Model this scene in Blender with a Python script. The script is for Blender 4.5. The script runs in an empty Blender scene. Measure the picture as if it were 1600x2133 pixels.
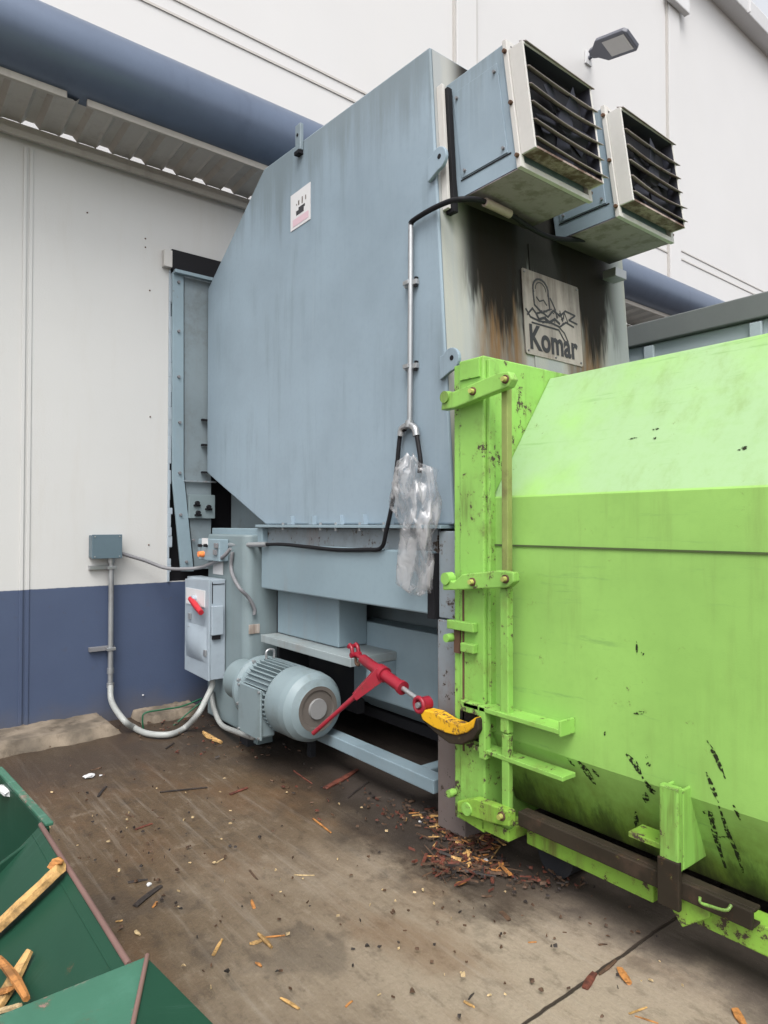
import bpy, bmesh, math, random
from mathutils import Vector, Matrix, noise as mnoise
random.seed(7)
R = math.radians
sc = bpy.context.scene
C = sc.collection

# ------------------------------------------------------------------ camera
HCAM = 1.6
YAW, PITCH, FPX = 38.4, 1.06, 1400.0
cd = bpy.data.cameras.new('camera'); cam = bpy.data.objects.new('camera', cd); C.objects.link(cam)
cam.location = (0, 0, HCAM)
cam.rotation_euler = (R(90 + PITCH), 0, R(-YAW))
cd.sensor_fit = 'VERTICAL'; cd.sensor_height = 24.0; cd.lens = 24.0 * FPX / 2133.0
cd.clip_start = 0.05; cd.clip_end = 500
sc.camera = cam

# ------------------------------------------------------------------ world, sun, exposure
SUN_EL, SUN_AZ = 56, 222          # azimuth in degrees clockwise from +Y
w = bpy.data.worlds.new('World'); sc.world = w; w.use_nodes = True
nt = w.node_tree; nt.nodes.clear()
sky = nt.nodes.new('ShaderNodeTexSky'); sky.sky_type = 'NISHITA'; sky.sun_disc = False
sky.sun_elevation = R(SUN_EL); sky.sun_rotation = R(SUN_AZ)
sky.air_density = 1.0; sky.dust_density = 4.0; sky.ozone_density = 1.0
hs = nt.nodes.new('ShaderNodeHueSaturation'); hs.inputs['Saturation'].default_value = 0.16
bg = nt.nodes.new('ShaderNodeBackground'); bg.inputs['Strength'].default_value = 0.15
wo = nt.nodes.new('ShaderNodeOutputWorld')
nt.links.new(sky.outputs[0], hs.inputs['Color']); nt.links.new(hs.outputs[0], bg.inputs['Color'])
nt.links.new(bg.outputs[0], wo.inputs['Surface'])
sl = bpy.data.lights.new('sun', 'SUN'); sl.energy = 0.8; sl.angle = R(28); sl.color = (1.0, 0.96, 0.90)
so = bpy.data.objects.new('sun', sl); C.objects.link(so)
sd = Vector((math.sin(R(SUN_AZ)) * math.cos(R(SUN_EL)), math.cos(R(SUN_AZ)) * math.cos(R(SUN_EL)), math.sin(R(SUN_EL))))
so.rotation_euler = (-sd).to_track_quat('-Z', 'Y').to_euler(); so.location = (-6, -6, 12)
sc.view_settings.view_transform = 'Standard'; sc.view_settings.look = 'None'
sc.view_settings.gamma = 1.0; sc.view_settings.exposure = 1.15

# ------------------------------------------------------------------ survey: photo direction -> point on a real plane
sy, cy_, sp, cp = math.sin(R(YAW)), math.cos(R(YAW)), math.sin(R(PITCH)), math.cos(R(PITCH))
FW = Vector((cp * sy, cp * cy_, sp)); RT = Vector((cy_, -sy, 0)); UP = Vector((-sp * sy, -sp * cy_, cp))
O = Vector((0, 0, HCAM))
def ray(px, py): return FW + RT * ((px - 800) / FPX) + UP * ((1066.5 - py) / FPX)
def onX(px, py, X): d = ray(px, py); return O + d * (X / d.x)
def onY(px, py, Y): d = ray(px, py); return O + d * (Y / d.y)
def onZ(px, py, Z): d = ray(px, py); return O + d * ((Z - HCAM) / d.z)

# ------------------------------------------------------------------ materials
class NT:
    def __init__(s, name):
        s.m = bpy.data.materials.new(name); s.m.use_nodes = True; s.t = s.m.node_tree
        s.b = s.t.nodes['Principled BSDF']; s.out = s.t.nodes['Material Output']
        g = s.t.nodes.new('ShaderNodeNewGeometry'); s.pos = g.outputs['Position']
        s.sep = None
    def n(s, t, **k):
        o = s.t.nodes.new(t)
        for a, v in k.items(): setattr(o, a, v)
        return o
    def link(s, a, b): s.t.links.new(a, b)
    def put(s, v, sock):
        if hasattr(v, 'is_linked') or isinstance(v, bpy.types.NodeSocket): s.link(v, sock)
        else:
            try: sock.default_value = v
            except Exception: sock.default_value = tuple(v) + (1,)
    def math(s, op, a, b=0.0, clamp=False):
        o = s.n('ShaderNodeMath', operation=op, use_clamp=clamp); s.put(a, o.inputs[0]); s.put(b, o.inputs[1]); return o.outputs[0]
    def xyz(s):
        if not s.sep:
            s.sep = s.n('ShaderNodeSeparateXYZ'); s.link(s.pos, s.sep.inputs[0])
        return s.sep.outputs
    def noise(s, scale, stretch=(1, 1, 1), detail=4, rough=0.55, off=(0, 0, 0), dist=0.0):
        mp = s.n('ShaderNodeMapping'); s.link(s.pos, mp.inputs['Vector'])
        mp.inputs['Scale'].default_value = stretch; mp.inputs['Location'].default_value = off
        o = s.n('ShaderNodeTexNoise'); s.link(mp.outputs[0], o.inputs['Vector'])
        o.inputs['Scale'].default_value = scale; o.inputs['Detail'].default_value = detail
        o.inputs['Roughness'].default_value = rough; o.inputs['Distortion'].default_value = dist
        return o.outputs['Fac']
    def ramp(s, v, a, b):          # smooth 0..1 between a and b (a may be > b)
        o = s.n('ShaderNodeMapRange', interpolation_type='SMOOTHSTEP'); s.put(v, o.inputs['Value'])
        if a <= b:
            o.inputs['From Min'].default_value = a; o.inputs['From Max'].default_value = b
            return o.outputs[0]
        o.inputs['From Min'].default_value = b; o.inputs['From Max'].default_value = a
        o.inputs['To Min'].default_value = 1; o.inputs['To Max'].default_value = 0
        return o.outputs[0]
    def mix(s, f, a, b):
        o = s.n('ShaderNodeMix', data_type='RGBA'); s.put(f, o.inputs[0])
        for v, k in ((a, 6), (b, 7)):
            if isinstance(v, (tuple, list)): o.inputs[k].default_value = tuple(v)[:3] + (1,)
            else: s.link(v, o.inputs[k])
        return o.outputs[2]
    def bump(s, h, strength=0.3, dist=0.01):
        o = s.n('ShaderNodeBump'); s.link(h, o.inputs['Height']); o.inputs['Strength'].default_value = strength
        o.inputs['Distance'].default_value = dist; s.link(o.outputs[0], s.b.inputs['Normal'])
    def col(s, v):
        if isinstance(v, (tuple, list)): s.b.inputs['Base Color'].default_value = tuple(v) + (1,)
        else: s.link(v, s.b.inputs['Base Color'])
    def rough(s, v): s.put(v, s.b.inputs['Roughness'])

def mul(c, k): return tuple(min(1, x * k) for x in c)
_mats = {}
def paint(name, c, rough=0.45, var=0.10, scratch=None, streak=0.0, streak_col=(.12, .10, .08), chips=0.0, chip_col=(.05, .035, .025),
          grime=0.0, grime_col=(.07, .06, .05), bump=0.08, metal=0.0, scale=1.0, low=None, top=None, edge=0.0, edge_col=(.045, .028, .018), grime_shade=None, slope_sheen=None):
    if name in _mats: return _mats[name]
    k = NT(name)
    n1 = k.noise(1.3 * scale, detail=5)
    c0 = k.mix(k.ramp(n1, .3, .7), mul(c, 1 - var), mul(c, 1 + var))
    n2 = k.noise(30 * scale, detail=3)
    if slope_sheen: c0 = k.mix(k.math('MULTIPLY', k.ramp(k.xyz()[2], slope_sheen[0], slope_sheen[1]), k.math('MULTIPLY', slope_sheen[2], k.ramp(k.noise(1.6, detail=5, off=(3, 3, 9)), .25, .55))), c0, slope_sheen[3])  # sky sheen of the upper slope, painted in as a paler colour
    c0 = k.mix(k.math('MULTIPLY', k.ramp(n2, .45, .8), .12 + var * .5), c0, mul(c, .75))
    if streak:
        s1 = k.noise(9, (1, 1, .10), detail=5, rough=.7)
        s2 = k.noise(1.7, (1, 1, .8), detail=3, off=(3, 1, 2))
        f = k.math('MULTIPLY', k.math('MULTIPLY', k.ramp(s1, .48, .72), k.ramp(s2, .40, .62)), streak)
        c0 = k.mix(f, c0, streak_col)
    if scratch:
        q1 = k.noise(30, scratch[0], detail=6, rough=.75, off=(3, 3, 1)); q2 = k.noise(1.8, detail=3)
        c0 = k.mix(k.math('MULTIPLY', k.math('MULTIPLY', k.ramp(q1, .56, .66), k.ramp(q2, .38, .55)), scratch[1]), c0, scratch[2])
    if grime:
        g1 = k.noise(4.5, detail=7, rough=.68, off=(5, 2, 1))
        c0 = k.mix(k.math('MULTIPLY', k.ramp(g1, .50, .74), grime), c0, grime_col)
    rg = k.math('ADD', rough, k.math('MULTIPLY', k.math('SUBTRACT', n1, .5), .35))
    if top:                       # rain dirt running down from the top edge
        z = k.math('ADD', k.xyz()[2], k.math('MULTIPLY', k.math('SUBTRACT', k.noise(8, (1, 1, .08), detail=6, rough=.7, off=(4, 4, 0)), .5), 1.3))
        c0 = k.mix(k.math('MULTIPLY', k.ramp(z, top[0], top[1]), top[2]), c0, top[3])
    if low:                       # ragged low band: dirt, rust, and the lime chamfer's painted shade
        z = k.math('ADD', k.xyz()[2], k.math('MULTIPLY', k.math('SUBTRACT', k.noise(6, detail=6, rough=.7), .5), .5))
        c0 = k.mix(k.math('MULTIPLY', k.ramp(z, low[1], low[0]), low[2]), c0, low[3])
    if grime_shade:                    # greasy dirt mixed with painted underside shade, black in ragged runs
        z = k.math('ADD', k.xyz()[2], k.math('MULTIPLY', k.math('SUBTRACT', k.noise(7, (1, 1.5, .35), detail=8, rough=.72, off=(6, 1, 2)), .5), .75))
        c0 = k.mix(k.math('MULTIPLY', k.ramp(z, grime_shade[1], grime_shade[0]), grime_shade[2]), c0, grime_shade[3])
    if chips:
        h1 = k.noise(19, detail=9, rough=.74, off=(1, 7, 3)); h2 = k.noise(3.4, (1, 1, .6), detail=4, rough=.6, off=(9, 4, 6))
        h1 = k.math('ADD', h1, k.math('MULTIPLY', k.math('SUBTRACT', h2, .5), .45))
        f = k.ramp(h1, .735 - chips * .12, .765 - chips * .12)
        rim = k.ramp(h1, .665 - chips * .12, .76 - chips * .12)
        c0 = k.mix(k.math('MULTIPLY', rim, .55), c0, tuple(.45 * a_ + .55 * b_ for a_, b_ in zip(c, (.11, .045, .02))))
        c0 = k.mix(f, c0, chip_col)
        rg = k.math('ADD', rg, k.math('MULTIPLY', f, .3))
    if edge:                      # paint knocked off along the arrises
        bv = k.n('ShaderNodeBevel', samples=3); bv.inputs['Radius'].default_value = .014
        dt = k.n('ShaderNodeVectorMath', operation='DOT_PRODUCT'); k.link(bv.outputs[0], dt.inputs[0])
        gn = k.n('ShaderNodeNewGeometry'); k.link(gn.outputs['Normal'], dt.inputs[1])
        ed = k.ramp(dt.outputs['Value'], .985, .90)
        en = k.noise(24, detail=7, rough=.72, off=(8, 2, 5)); en2 = k.noise(4, detail=3, off=(3, 8, 5))
        ef = k.ramp(k.math('ADD', en, k.math('MULTIPLY', k.math('SUBTRACT', en2, .5), .8)), .56, .62)
        c0 = k.mix(k.math('MULTIPLY', k.math('MULTIPLY', ed, ef), edge), c0, edge_col)
    k.col(c0); k.rough(rg); k.b.inputs['Metallic'].default_value = metal
    h = k.math('ADD', k.math('MULTIPLY', k.noise(2.2, detail=2), 1.6), k.math('MULTIPLY', k.noise(160, detail=2), .06))
    k.bump(h, bump, .02)
    k.b.inputs['Specular IOR Level'].default_value = .12 if max(c) < .06 else (.25 if max(c) < .12 else .4)
    _mats[name] = k.m; return k.m

GREY = (.215, .278, .330)
M_hood = paint('hood_paint', GREY, .46, .08, ((1, 1, .025), .35, (.25, .31, .35)), streak=.40, streak_col=(.135, .175, .19), grime=.10, grime_col=(.13, .17, .19), bump=.22, top=(3.75, 4.25, .55, (.11, .135, .14)))
M_base = paint('base_paint', (.195, .262, .30), .48, .08, streak=.25, streak_col=(.20, .18, .15), chips=.15, bump=.10)
M_inner = paint('inner_paint', (.16, .20, .22), .55, .1, streak=.3, grime=.35, bump=.10)
M_post = paint('post_paint', (.19, .225, .25), .5, .08, streak=.5, streak_col=(.17, .07, .035), chips=1.05, chip_col=(.04, .028, .02), grime=.3, low=(.45, 1.05, .6, (.115, .050, .022)), edge=.9, edge_col=(.09, .045, .025))
M_cab = paint('cabinet_paint', (.165, .212, .226), .42, .05, streak=.12, bump=.06)
M_motor = paint('motor_paint', (.175, .225, .243), .40, .05, grime=.45, grime_col=(.09, .10, .09), bump=.04)
M_cream = paint('louvre_cowl_paint', (.46, .45, .43), .45, .05, streak=.4, streak_col=(.30, .20, .13), bump=.05)
M_galv = paint('galvanised', (.36, .37, .38), .35, .12, metal=.65, grime=.2, bump=.05)
M_rust = paint('rusty_steel', (.10, .055, .035), .75, .3, grime=.6, grime_col=(.04, .025, .02), bump=.3)
M_brown = paint('brown_steel', (.030, .024, .017), .65, .3, grime=.6, grime_col=(.075, .048, .034), chips=.6, chip_col=(.10, .14, .04), bump=.2)
M_black = paint('black_rubber', (.012, .012, .014), .55, .1)
M_dark = paint('dark_interior', (.025, .026, .03), .8, .2, grime=.3)
M_ltgrey = paint('disconnect_paint', (.29, .34, .385), .33, .06, grime=.15, bump=.05)
M_dkgrey = paint('grey_hose', (.16, .16, .17), .5, .1)
M_hose = paint('liquid_tight_hose', (.29, .30, .29), .4, .08, grime=.25)
M_jbox = paint('junction_box_paint', (.085, .125, .15), .4, .04)
M_red = paint('red_paint', (.22, .012, .024), .33, .12, grime=.6, grime_col=(.06, .018, .018), chips=.5, chip_col=(.05,.03,.025), bump=.1)
M_redbr = paint('bright_red_plastic', (.42, .02, .03), .35, .05)
M_yellow = paint('yellow_paint', (.60, .33, .012), .5, .12, chips=1.0, chip_col=(.10, .05, .02), grime=.5, grime_col=(.30,.14,.02), bump=.4, edge=.8)
M_orange = paint('orange_button', (.75, .22, .06), .4, .05)
M_white = paint('white_label', (.56, .56, .57), .5, .05)
M_signtan = paint('sign_tan', (.36, .32, .29), .55, .14, streak=.9, streak_col=(.13, .085, .055), grime=.6, grime_col=(.16, .12, .09), top=(2.70, 3.25, .75, (.05, .036, .028)))
M_ink = paint('sign_ink', (.05, .05, .055), .6, .15)
M_pink = paint('notice_pink', (.55, .40, .45), .5, .05)
M_gutter = paint('gutter_paint', (.55, .55, .56), .4, .04)
M_lampgrey = paint('lamp_housing', (.10, .105, .13), .4, .06)
M_lens = paint('lamp_lens', (.45, .44, .43), .25, .05)
M_wire = paint('green_wire', (.01, .09, .045), .4, .1)
M_beige = paint('soffit_beam', (.36, .34, .31), .6, .06, streak=.3)
M_duct = paint('duct_paint', (.088, .115, .168), .36, .05, streak=.30, streak_col=(.05, .065, .10), bump=.03, metal=.25)
GRN = (.228, .42, .098)
M_green = paint('lime_paint', GRN, .42, .10, ((1, .05, .6), .6, (.15, .28, .08)), streak=.45, streak_col=(.16, .24, .06), chips=.28, chip_col=(.045,.05,.02), grime=.16, grime_col=(.15,.26,.06), bump=.26, low=(.22, .66, .85, (.085, .115, .010)), grime_shade=(.20, .46, .85, (.022, .028, .010)), slope_sheen=(1.730, 1.736, .85, (.260, .385, .215)))  # foot carries chamfer shade with the dirt; upper slope carries pale sky sheen
M_greenb = paint('lime_paint_worn', (.21, .42, .085), .40, .14, streak=.95, streak_col=(.085, .10, .025), chips=1.0, grime=.7, grime_col=(.14, .19, .045), bump=.15, edge=.9)
M_greend = paint('lime_paint_dirty', (.20, .38, .05), .5, .15, streak=.8, streak_col=(.10, .075, .03), chips=1.2, grime=.9, grime_col=(.09, .085, .03), bump=.2, edge=1.0)
M_dgreen = paint('dark_green_paint', (.012, .046, .028), .42, .12, ((.05, 1, .05), .5, (.045, .10, .08)), streak=.0, chips=.18, chip_col=(.16, .09, .08), grime=.30, grime_col=(.03, .07, .055), bump=.1)
M_dgreen_lit = paint('lit_green_paint', (.036, .112, .074), .42, .12, ((.06, 1, .06), .7, (.10, .21, .16)), chips=.9, chip_col=(.20, .13, .11), grime=.3, grime_col=(.09, .22, .17), bump=.15, edge=.8, edge_col=(.22, .18, .15))  # lighter copy of the hopper green, with the light on the lip painted in
M_rustpink = paint('scraped_rust', (.13, .075, .065), .65, .3, grime=.5, grime_col=(.10, .05, .04), bump=.2)
M_back = paint('grey_container_paint', (.30, .35, .38), .4, .05)
M_backdk = paint('dark_rail_paint', (.12, .13, .13), .5, .08)
M_kerb = paint('footing_concrete', (.150, .122, .092), .9, .45, scale=4.0, grime=1.0, grime_col=(.035, .025, .017), streak=.5, streak_col=(.06,.04,.025), bump=1.0)

def wood(name, c):
    k = NT(name); n = k.noise(22, (1, 1, 1), detail=7, rough=.75, dist=.3)
    k.col(k.mix(k.ramp(n, .40, .62), c, mul(c, .42))); k.rough(.75); k.bump(n, .25, .003); return k.m
W_or = wood('wood_orange', (.40, .17, .045)); W_yl = wood('wood_yellow', (.47, .28, .10)); W_rd = wood('wood_red_brown', (.13, .035, .02))
W_bn = wood('wood_brown', (.09, .048, .026)); W_dk = wood('wood_dark', (.028, .020, .017)); W_pl = wood('wood_pale', (.50, .37, .20))

def wall_low():
    k = NT('lower_wall_paint'); x, y, z = k.xyz()
    n = k.noise(1.2, detail=4)
    c = k.mix(n, (.45, .45, .44), (.50, .50, .49))
    c = k.mix(k.math('MULTIPLY', k.ramp(k.noise(7, (1, 1, .12), detail=5, rough=.7), .5, .75), .18), c, (.40, .37, .32))
    blue = k.mix(k.noise(2.0, detail=6, rough=.65), (.038, .055, .105), (.055, .078, .138))
    blue = k.mix(k.math('MULTIPLY', k.ramp(k.noise(14, detail=6, rough=.7, off=(2, 5, 1)), .60, .70), .5), blue, (.05, .055, .08))
    edge = k.math('ADD', z, k.math('MULTIPLY', k.math('SUBTRACT', k.noise(20, detail=2), .5), .008))
    c = k.mix(k.ramp(edge, ZBLUE + .004, ZBLUE - .004), c, blue)
    dirt = k.math('MULTIPLY', k.ramp(k.math('ADD', z, k.math('MULTIPLY', k.noise(5, detail=5), .3)), .42, .10), .5)
    c = k.mix(dirt, c, (.10, .085, .07))
    k.col(c); k.rough(.55); k.bump(k.noise(70, detail=3), .10, .01); return k.m
def wall_up():
    k = NT('upper_wall_panel'); n = k.noise(.8, detail=3)
    c = k.mix(n, (.50, .495, .495), (.54, .535, .535))
    c = k.mix(k.math('MULTIPLY', k.ramp(k.noise(3, (1, 1, .06), detail=4), .5, .8), .12), c, (.55, .53, .50))
    k.col(c); k.rough(.5); k.bump(k.noise(2.2, (1, 1, .05), detail=1), .05, .02); return k.m
ZBLUE = onY(100, 1226, 5.7).z

def front_paint():            # hood front: soot and rust runs that start under the fan boxes
    k = NT('hood_front_paint'); x, y, z = k.xyz()
    c = k.mix(k.noise(1.5, detail=4), (.27, .285, .285), (.33, .345, .345))
    pale = k.ramp(k.noise(7, (1, 1, .07), detail=5, rough=.6, off=(1, 0, 4)), .42, .60)
    c = k.mix(k.math('MULTIPLY', pale, .45), c, (.37, .36, .31))
    wob = k.noise(5.5, (1, 1, .22), detail=5, rough=.6)
    # rust band field, broad in the middle of the panel
    xx = k.math('ADD', x, k.math('MULTIPLY', k.math('SUBTRACT', wob, .5), .22))
    b1 = k.math('MULTIPLY', k.ramp(xx, 2.64, 2.78), k.ramp(xx, 3.16, 3.06))
    b2 = k.math('MULTIPLY', k.ramp(xx, 3.46, 3.56), k.ramp(xx, 4.02, 3.86))
    bands = k.math('MAXIMUM', b1, b2)
    fine = k.ramp(k.noise(16, (1, 1, .06), detail=5, rough=.7, off=(2, 2, 2)), .30, .62)
    rust = k.math('MULTIPLY', k.math('MULTIPLY', bands, k.math('ADD', .55, k.math('MULTIPLY', fine, .45))), k.ramp(z, 1.2, 1.9))
    c = k.mix(rust, c, k.mix(fine, (.055, .038, .028), (.165, .098, .050)))
    # soot: solid right under the boxes, fading out in long tongues
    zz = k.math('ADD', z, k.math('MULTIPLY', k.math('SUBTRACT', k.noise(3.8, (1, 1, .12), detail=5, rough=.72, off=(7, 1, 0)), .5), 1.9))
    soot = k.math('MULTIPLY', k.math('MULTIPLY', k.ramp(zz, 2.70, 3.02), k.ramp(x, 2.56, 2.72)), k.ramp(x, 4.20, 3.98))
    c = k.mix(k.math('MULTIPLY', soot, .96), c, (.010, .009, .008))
    k.col(c); k.rough(.85); k.b.inputs['Specular IOR Level'].default_value = .15; k.bump(k.noise(90, detail=2), .08, .01); return k.m

def underside_paint():
    k = NT('fan_box_underside'); n = k.noise(3.0, detail=6, rough=.6); m = k.noise(9, detail=6, rough=.7, off=(3, 3, 3))
    c = k.mix(n, (.225, .19, .215), (.31, .265, .295))
    c = k.mix(k.math('MULTIPLY', k.ramp(m, .45, .65), .6), c, (.10, .085, .06))
    c = k.mix(k.ramp(k.xyz()[1], 2.40, 2.54), c, (.03, .026, .02))
    k.col(c); k.rough(.7); return k.m
def rusty_under():
    k = NT('cowl_underside'); m = k.noise(11, detail=7, rough=.72)
    c = k.mix(k.ramp(m, .40, .62), (.28, .22, .20), (.075, .042, .028)); k.col(c); k.rough(.8); k.bump(m, .3, .01); return k.m

def ground_mat():
    k = NT('stained_concrete'); x, y, z = k.xyz()
    n1 = k.noise(1.1, detail=6, rough=.6); n2 = k.noise(60, detail=5, rough=.7); n3 = k.noise(5, (1, .10, 1), detail=6, rough=.7)
    dry = k.mix(n2, (.175, .141, .104), (.310, .256, .196))
    wet = k.mix(n2, (.044, .029, .016), (.125, .084, .048))
    # dry apron lies to the right of a ragged diagonal, worn wheel path
    d = k.math('ADD', k.math('SUBTRACT', k.math('MULTIPLY', x, .62), k.math('MULTIPLY', y, .52)), k.math('MULTIPLY', k.math('SUBTRACT', n1, .5), 1.7))
    f = k.ramp(d, -1.0, .45)
    c = k.mix(f, wet, dry)
    mt = k.noise(13, (1, .55, 1), detail=8, rough=.72, off=(2, 6, 0)); c = k.mix(k.math('MULTIPLY', k.ramp(mt, .50, .66), .55), c, k.mix(f, (.030, .021, .014), (.10, .078, .058)))
    c = k.mix(k.math('MULTIPLY', k.ramp(mt, .46, .34), .35), c, (.25, .205, .155))
    rb = k.noise(2.4, (1, .5, 1), detail=6, rough=.6, off=(9, 3, 0)); c = k.mix(k.math('MULTIPLY', k.ramp(rb, .48, .66), .45), c, (.115, .062, .030))
    # brushed lines along the slab
    br = k.noise(26, (1, .035, 1), detail=4, rough=.7, off=(.3, 0, 0))
    c = k.mix(k.math('MULTIPLY', k.ramp(br, .50, .74), .34), c, (.27, .235, .195))
    c = k.mix(k.math('MULTIPLY', k.ramp(n3, .5, .7), .35), c, (.075, .052, .034))
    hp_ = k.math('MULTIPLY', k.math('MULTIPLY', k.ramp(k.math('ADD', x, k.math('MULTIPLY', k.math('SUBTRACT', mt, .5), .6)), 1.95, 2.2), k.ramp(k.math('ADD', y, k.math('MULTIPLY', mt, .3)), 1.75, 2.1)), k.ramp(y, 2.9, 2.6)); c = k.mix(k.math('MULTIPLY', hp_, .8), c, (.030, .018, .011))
    # dark puddle-like stains
    st = k.noise(1.9, detail=7, rough=.62, off=(4, 8, 0))
    c = k.mix(k.math('MULTIPLY', k.ramp(st, .54, .64), .45), c, (.045, .035, .028))
    # leak stain under the compactor, deepened by painted shade; stain along the wall
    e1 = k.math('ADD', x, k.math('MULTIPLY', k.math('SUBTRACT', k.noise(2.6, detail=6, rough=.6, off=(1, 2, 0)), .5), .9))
    leak_shade = k.math('MULTIPLY', k.ramp(e1, 1.88, 2.28), k.ramp(y, 1.7, 2.3))
    c = k.mix(k.math('MULTIPLY', leak_shade, .90), c, (.022, .017, .014))
    cont_shade = k.ramp(e1, 2.22, 2.50)  # container's shadow painted onto the slab
    c = k.mix(k.math('MULTIPLY', cont_shade, .85), c, (.05, .04, .034))
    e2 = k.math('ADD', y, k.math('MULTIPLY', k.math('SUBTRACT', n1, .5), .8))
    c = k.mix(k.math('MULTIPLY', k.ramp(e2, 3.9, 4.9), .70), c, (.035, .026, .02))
    # fine aggregate and pits
    pit = k.noise(190, detail=3, rough=.6)
    c = k.mix(k.math('MULTIPLY', k.ramp(pit, .62, .72), .5), c, (.05, .04, .03))
    c = k.mix(k.math('MULTIPLY', k.ramp(pit, .36, .28), .4), c, (.33, .30, .26))
    # joint between the slabs
    jw = k.math('MULTIPLY', k.math('SUBTRACT', k.noise(9, detail=3), .5), .02)
    j = k.math('ABSOLUTE', k.math('SUBTRACT', k.math('ADD', y, jw), YJ)); j = k.ramp(j, .009, .004)
    c = k.mix(j, c, (.03, .022, .016))
    k.b.inputs['Specular IOR Level'].default_value = .28
    k.col(c)
    k.rough(k.math('ADD', .42, k.math('MULTIPLY', f, .36)))
    h = k.math('ADD', k.math('MULTIPLY', n2, .5), k.math('MULTIPLY', br, .5)); h = k.math('SUBTRACT', h, k.math('MULTIPLY', j, 2.0))
    k.bump(h, .6, .010); return k.m
YJ = (onZ(1090, 2130, 0).y + onZ(1350, 1955, 0).y) / 2

def plastic_bag():
    k = NT('clear_plastic_film'); k.t.nodes.remove(k.b)
    tr = k.n('ShaderNodeBsdfTransparent'); tr.inputs[0].default_value = (.95, .95, .95, 1)
    gl = k.n('ShaderNodeBsdfGlossy'); gl.inputs['Roughness'].default_value = .32; gl.inputs[0].default_value = (.95, .95, .97, 1)
    tl = k.n('ShaderNodeBsdfTranslucent'); tl.inputs[0].default_value = (.62, .61, .62, 1)
    df = k.n('ShaderNodeBsdfDiffuse'); df.inputs[0].default_value = (.66, .65, .66, 1)
    bp = k.n('ShaderNodeBump'); bp.inputs['Strength'].default_value = .5; bp.inputs['Distance'].default_value = .03
    nz = k.noise(9, (1, 1, .6), detail=3, rough=.5, dist=1.2); k.link(nz, bp.inputs['Height'])
    for o in (gl, tl, df): k.link(bp.outputs[0], o.inputs['Normal'])
    a = k.n('ShaderNodeMixShader'); a.inputs[0].default_value = .5; k.link(tl.outputs[0], a.inputs[1]); k.link(df.outputs[0], a.inputs[2])
    b = k.n('ShaderNodeMixShader'); b.inputs[0].default_value = .14; k.link(a.outputs[0], b.inputs[1]); k.link(gl.outputs[0], b.inputs[2])
    c = k.n('ShaderNodeMixShader'); k.link(k.math('ADD', .08, k.math('MULTIPLY', k.ramp(nz, .42, .62), .45)), c.inputs[0])
    k.link(tr.outputs[0], c.inputs[1]); k.link(b.outputs[0], c.inputs[2]); k.link(c.outputs[0], k.out.inputs['Surface']); return k.m

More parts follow.
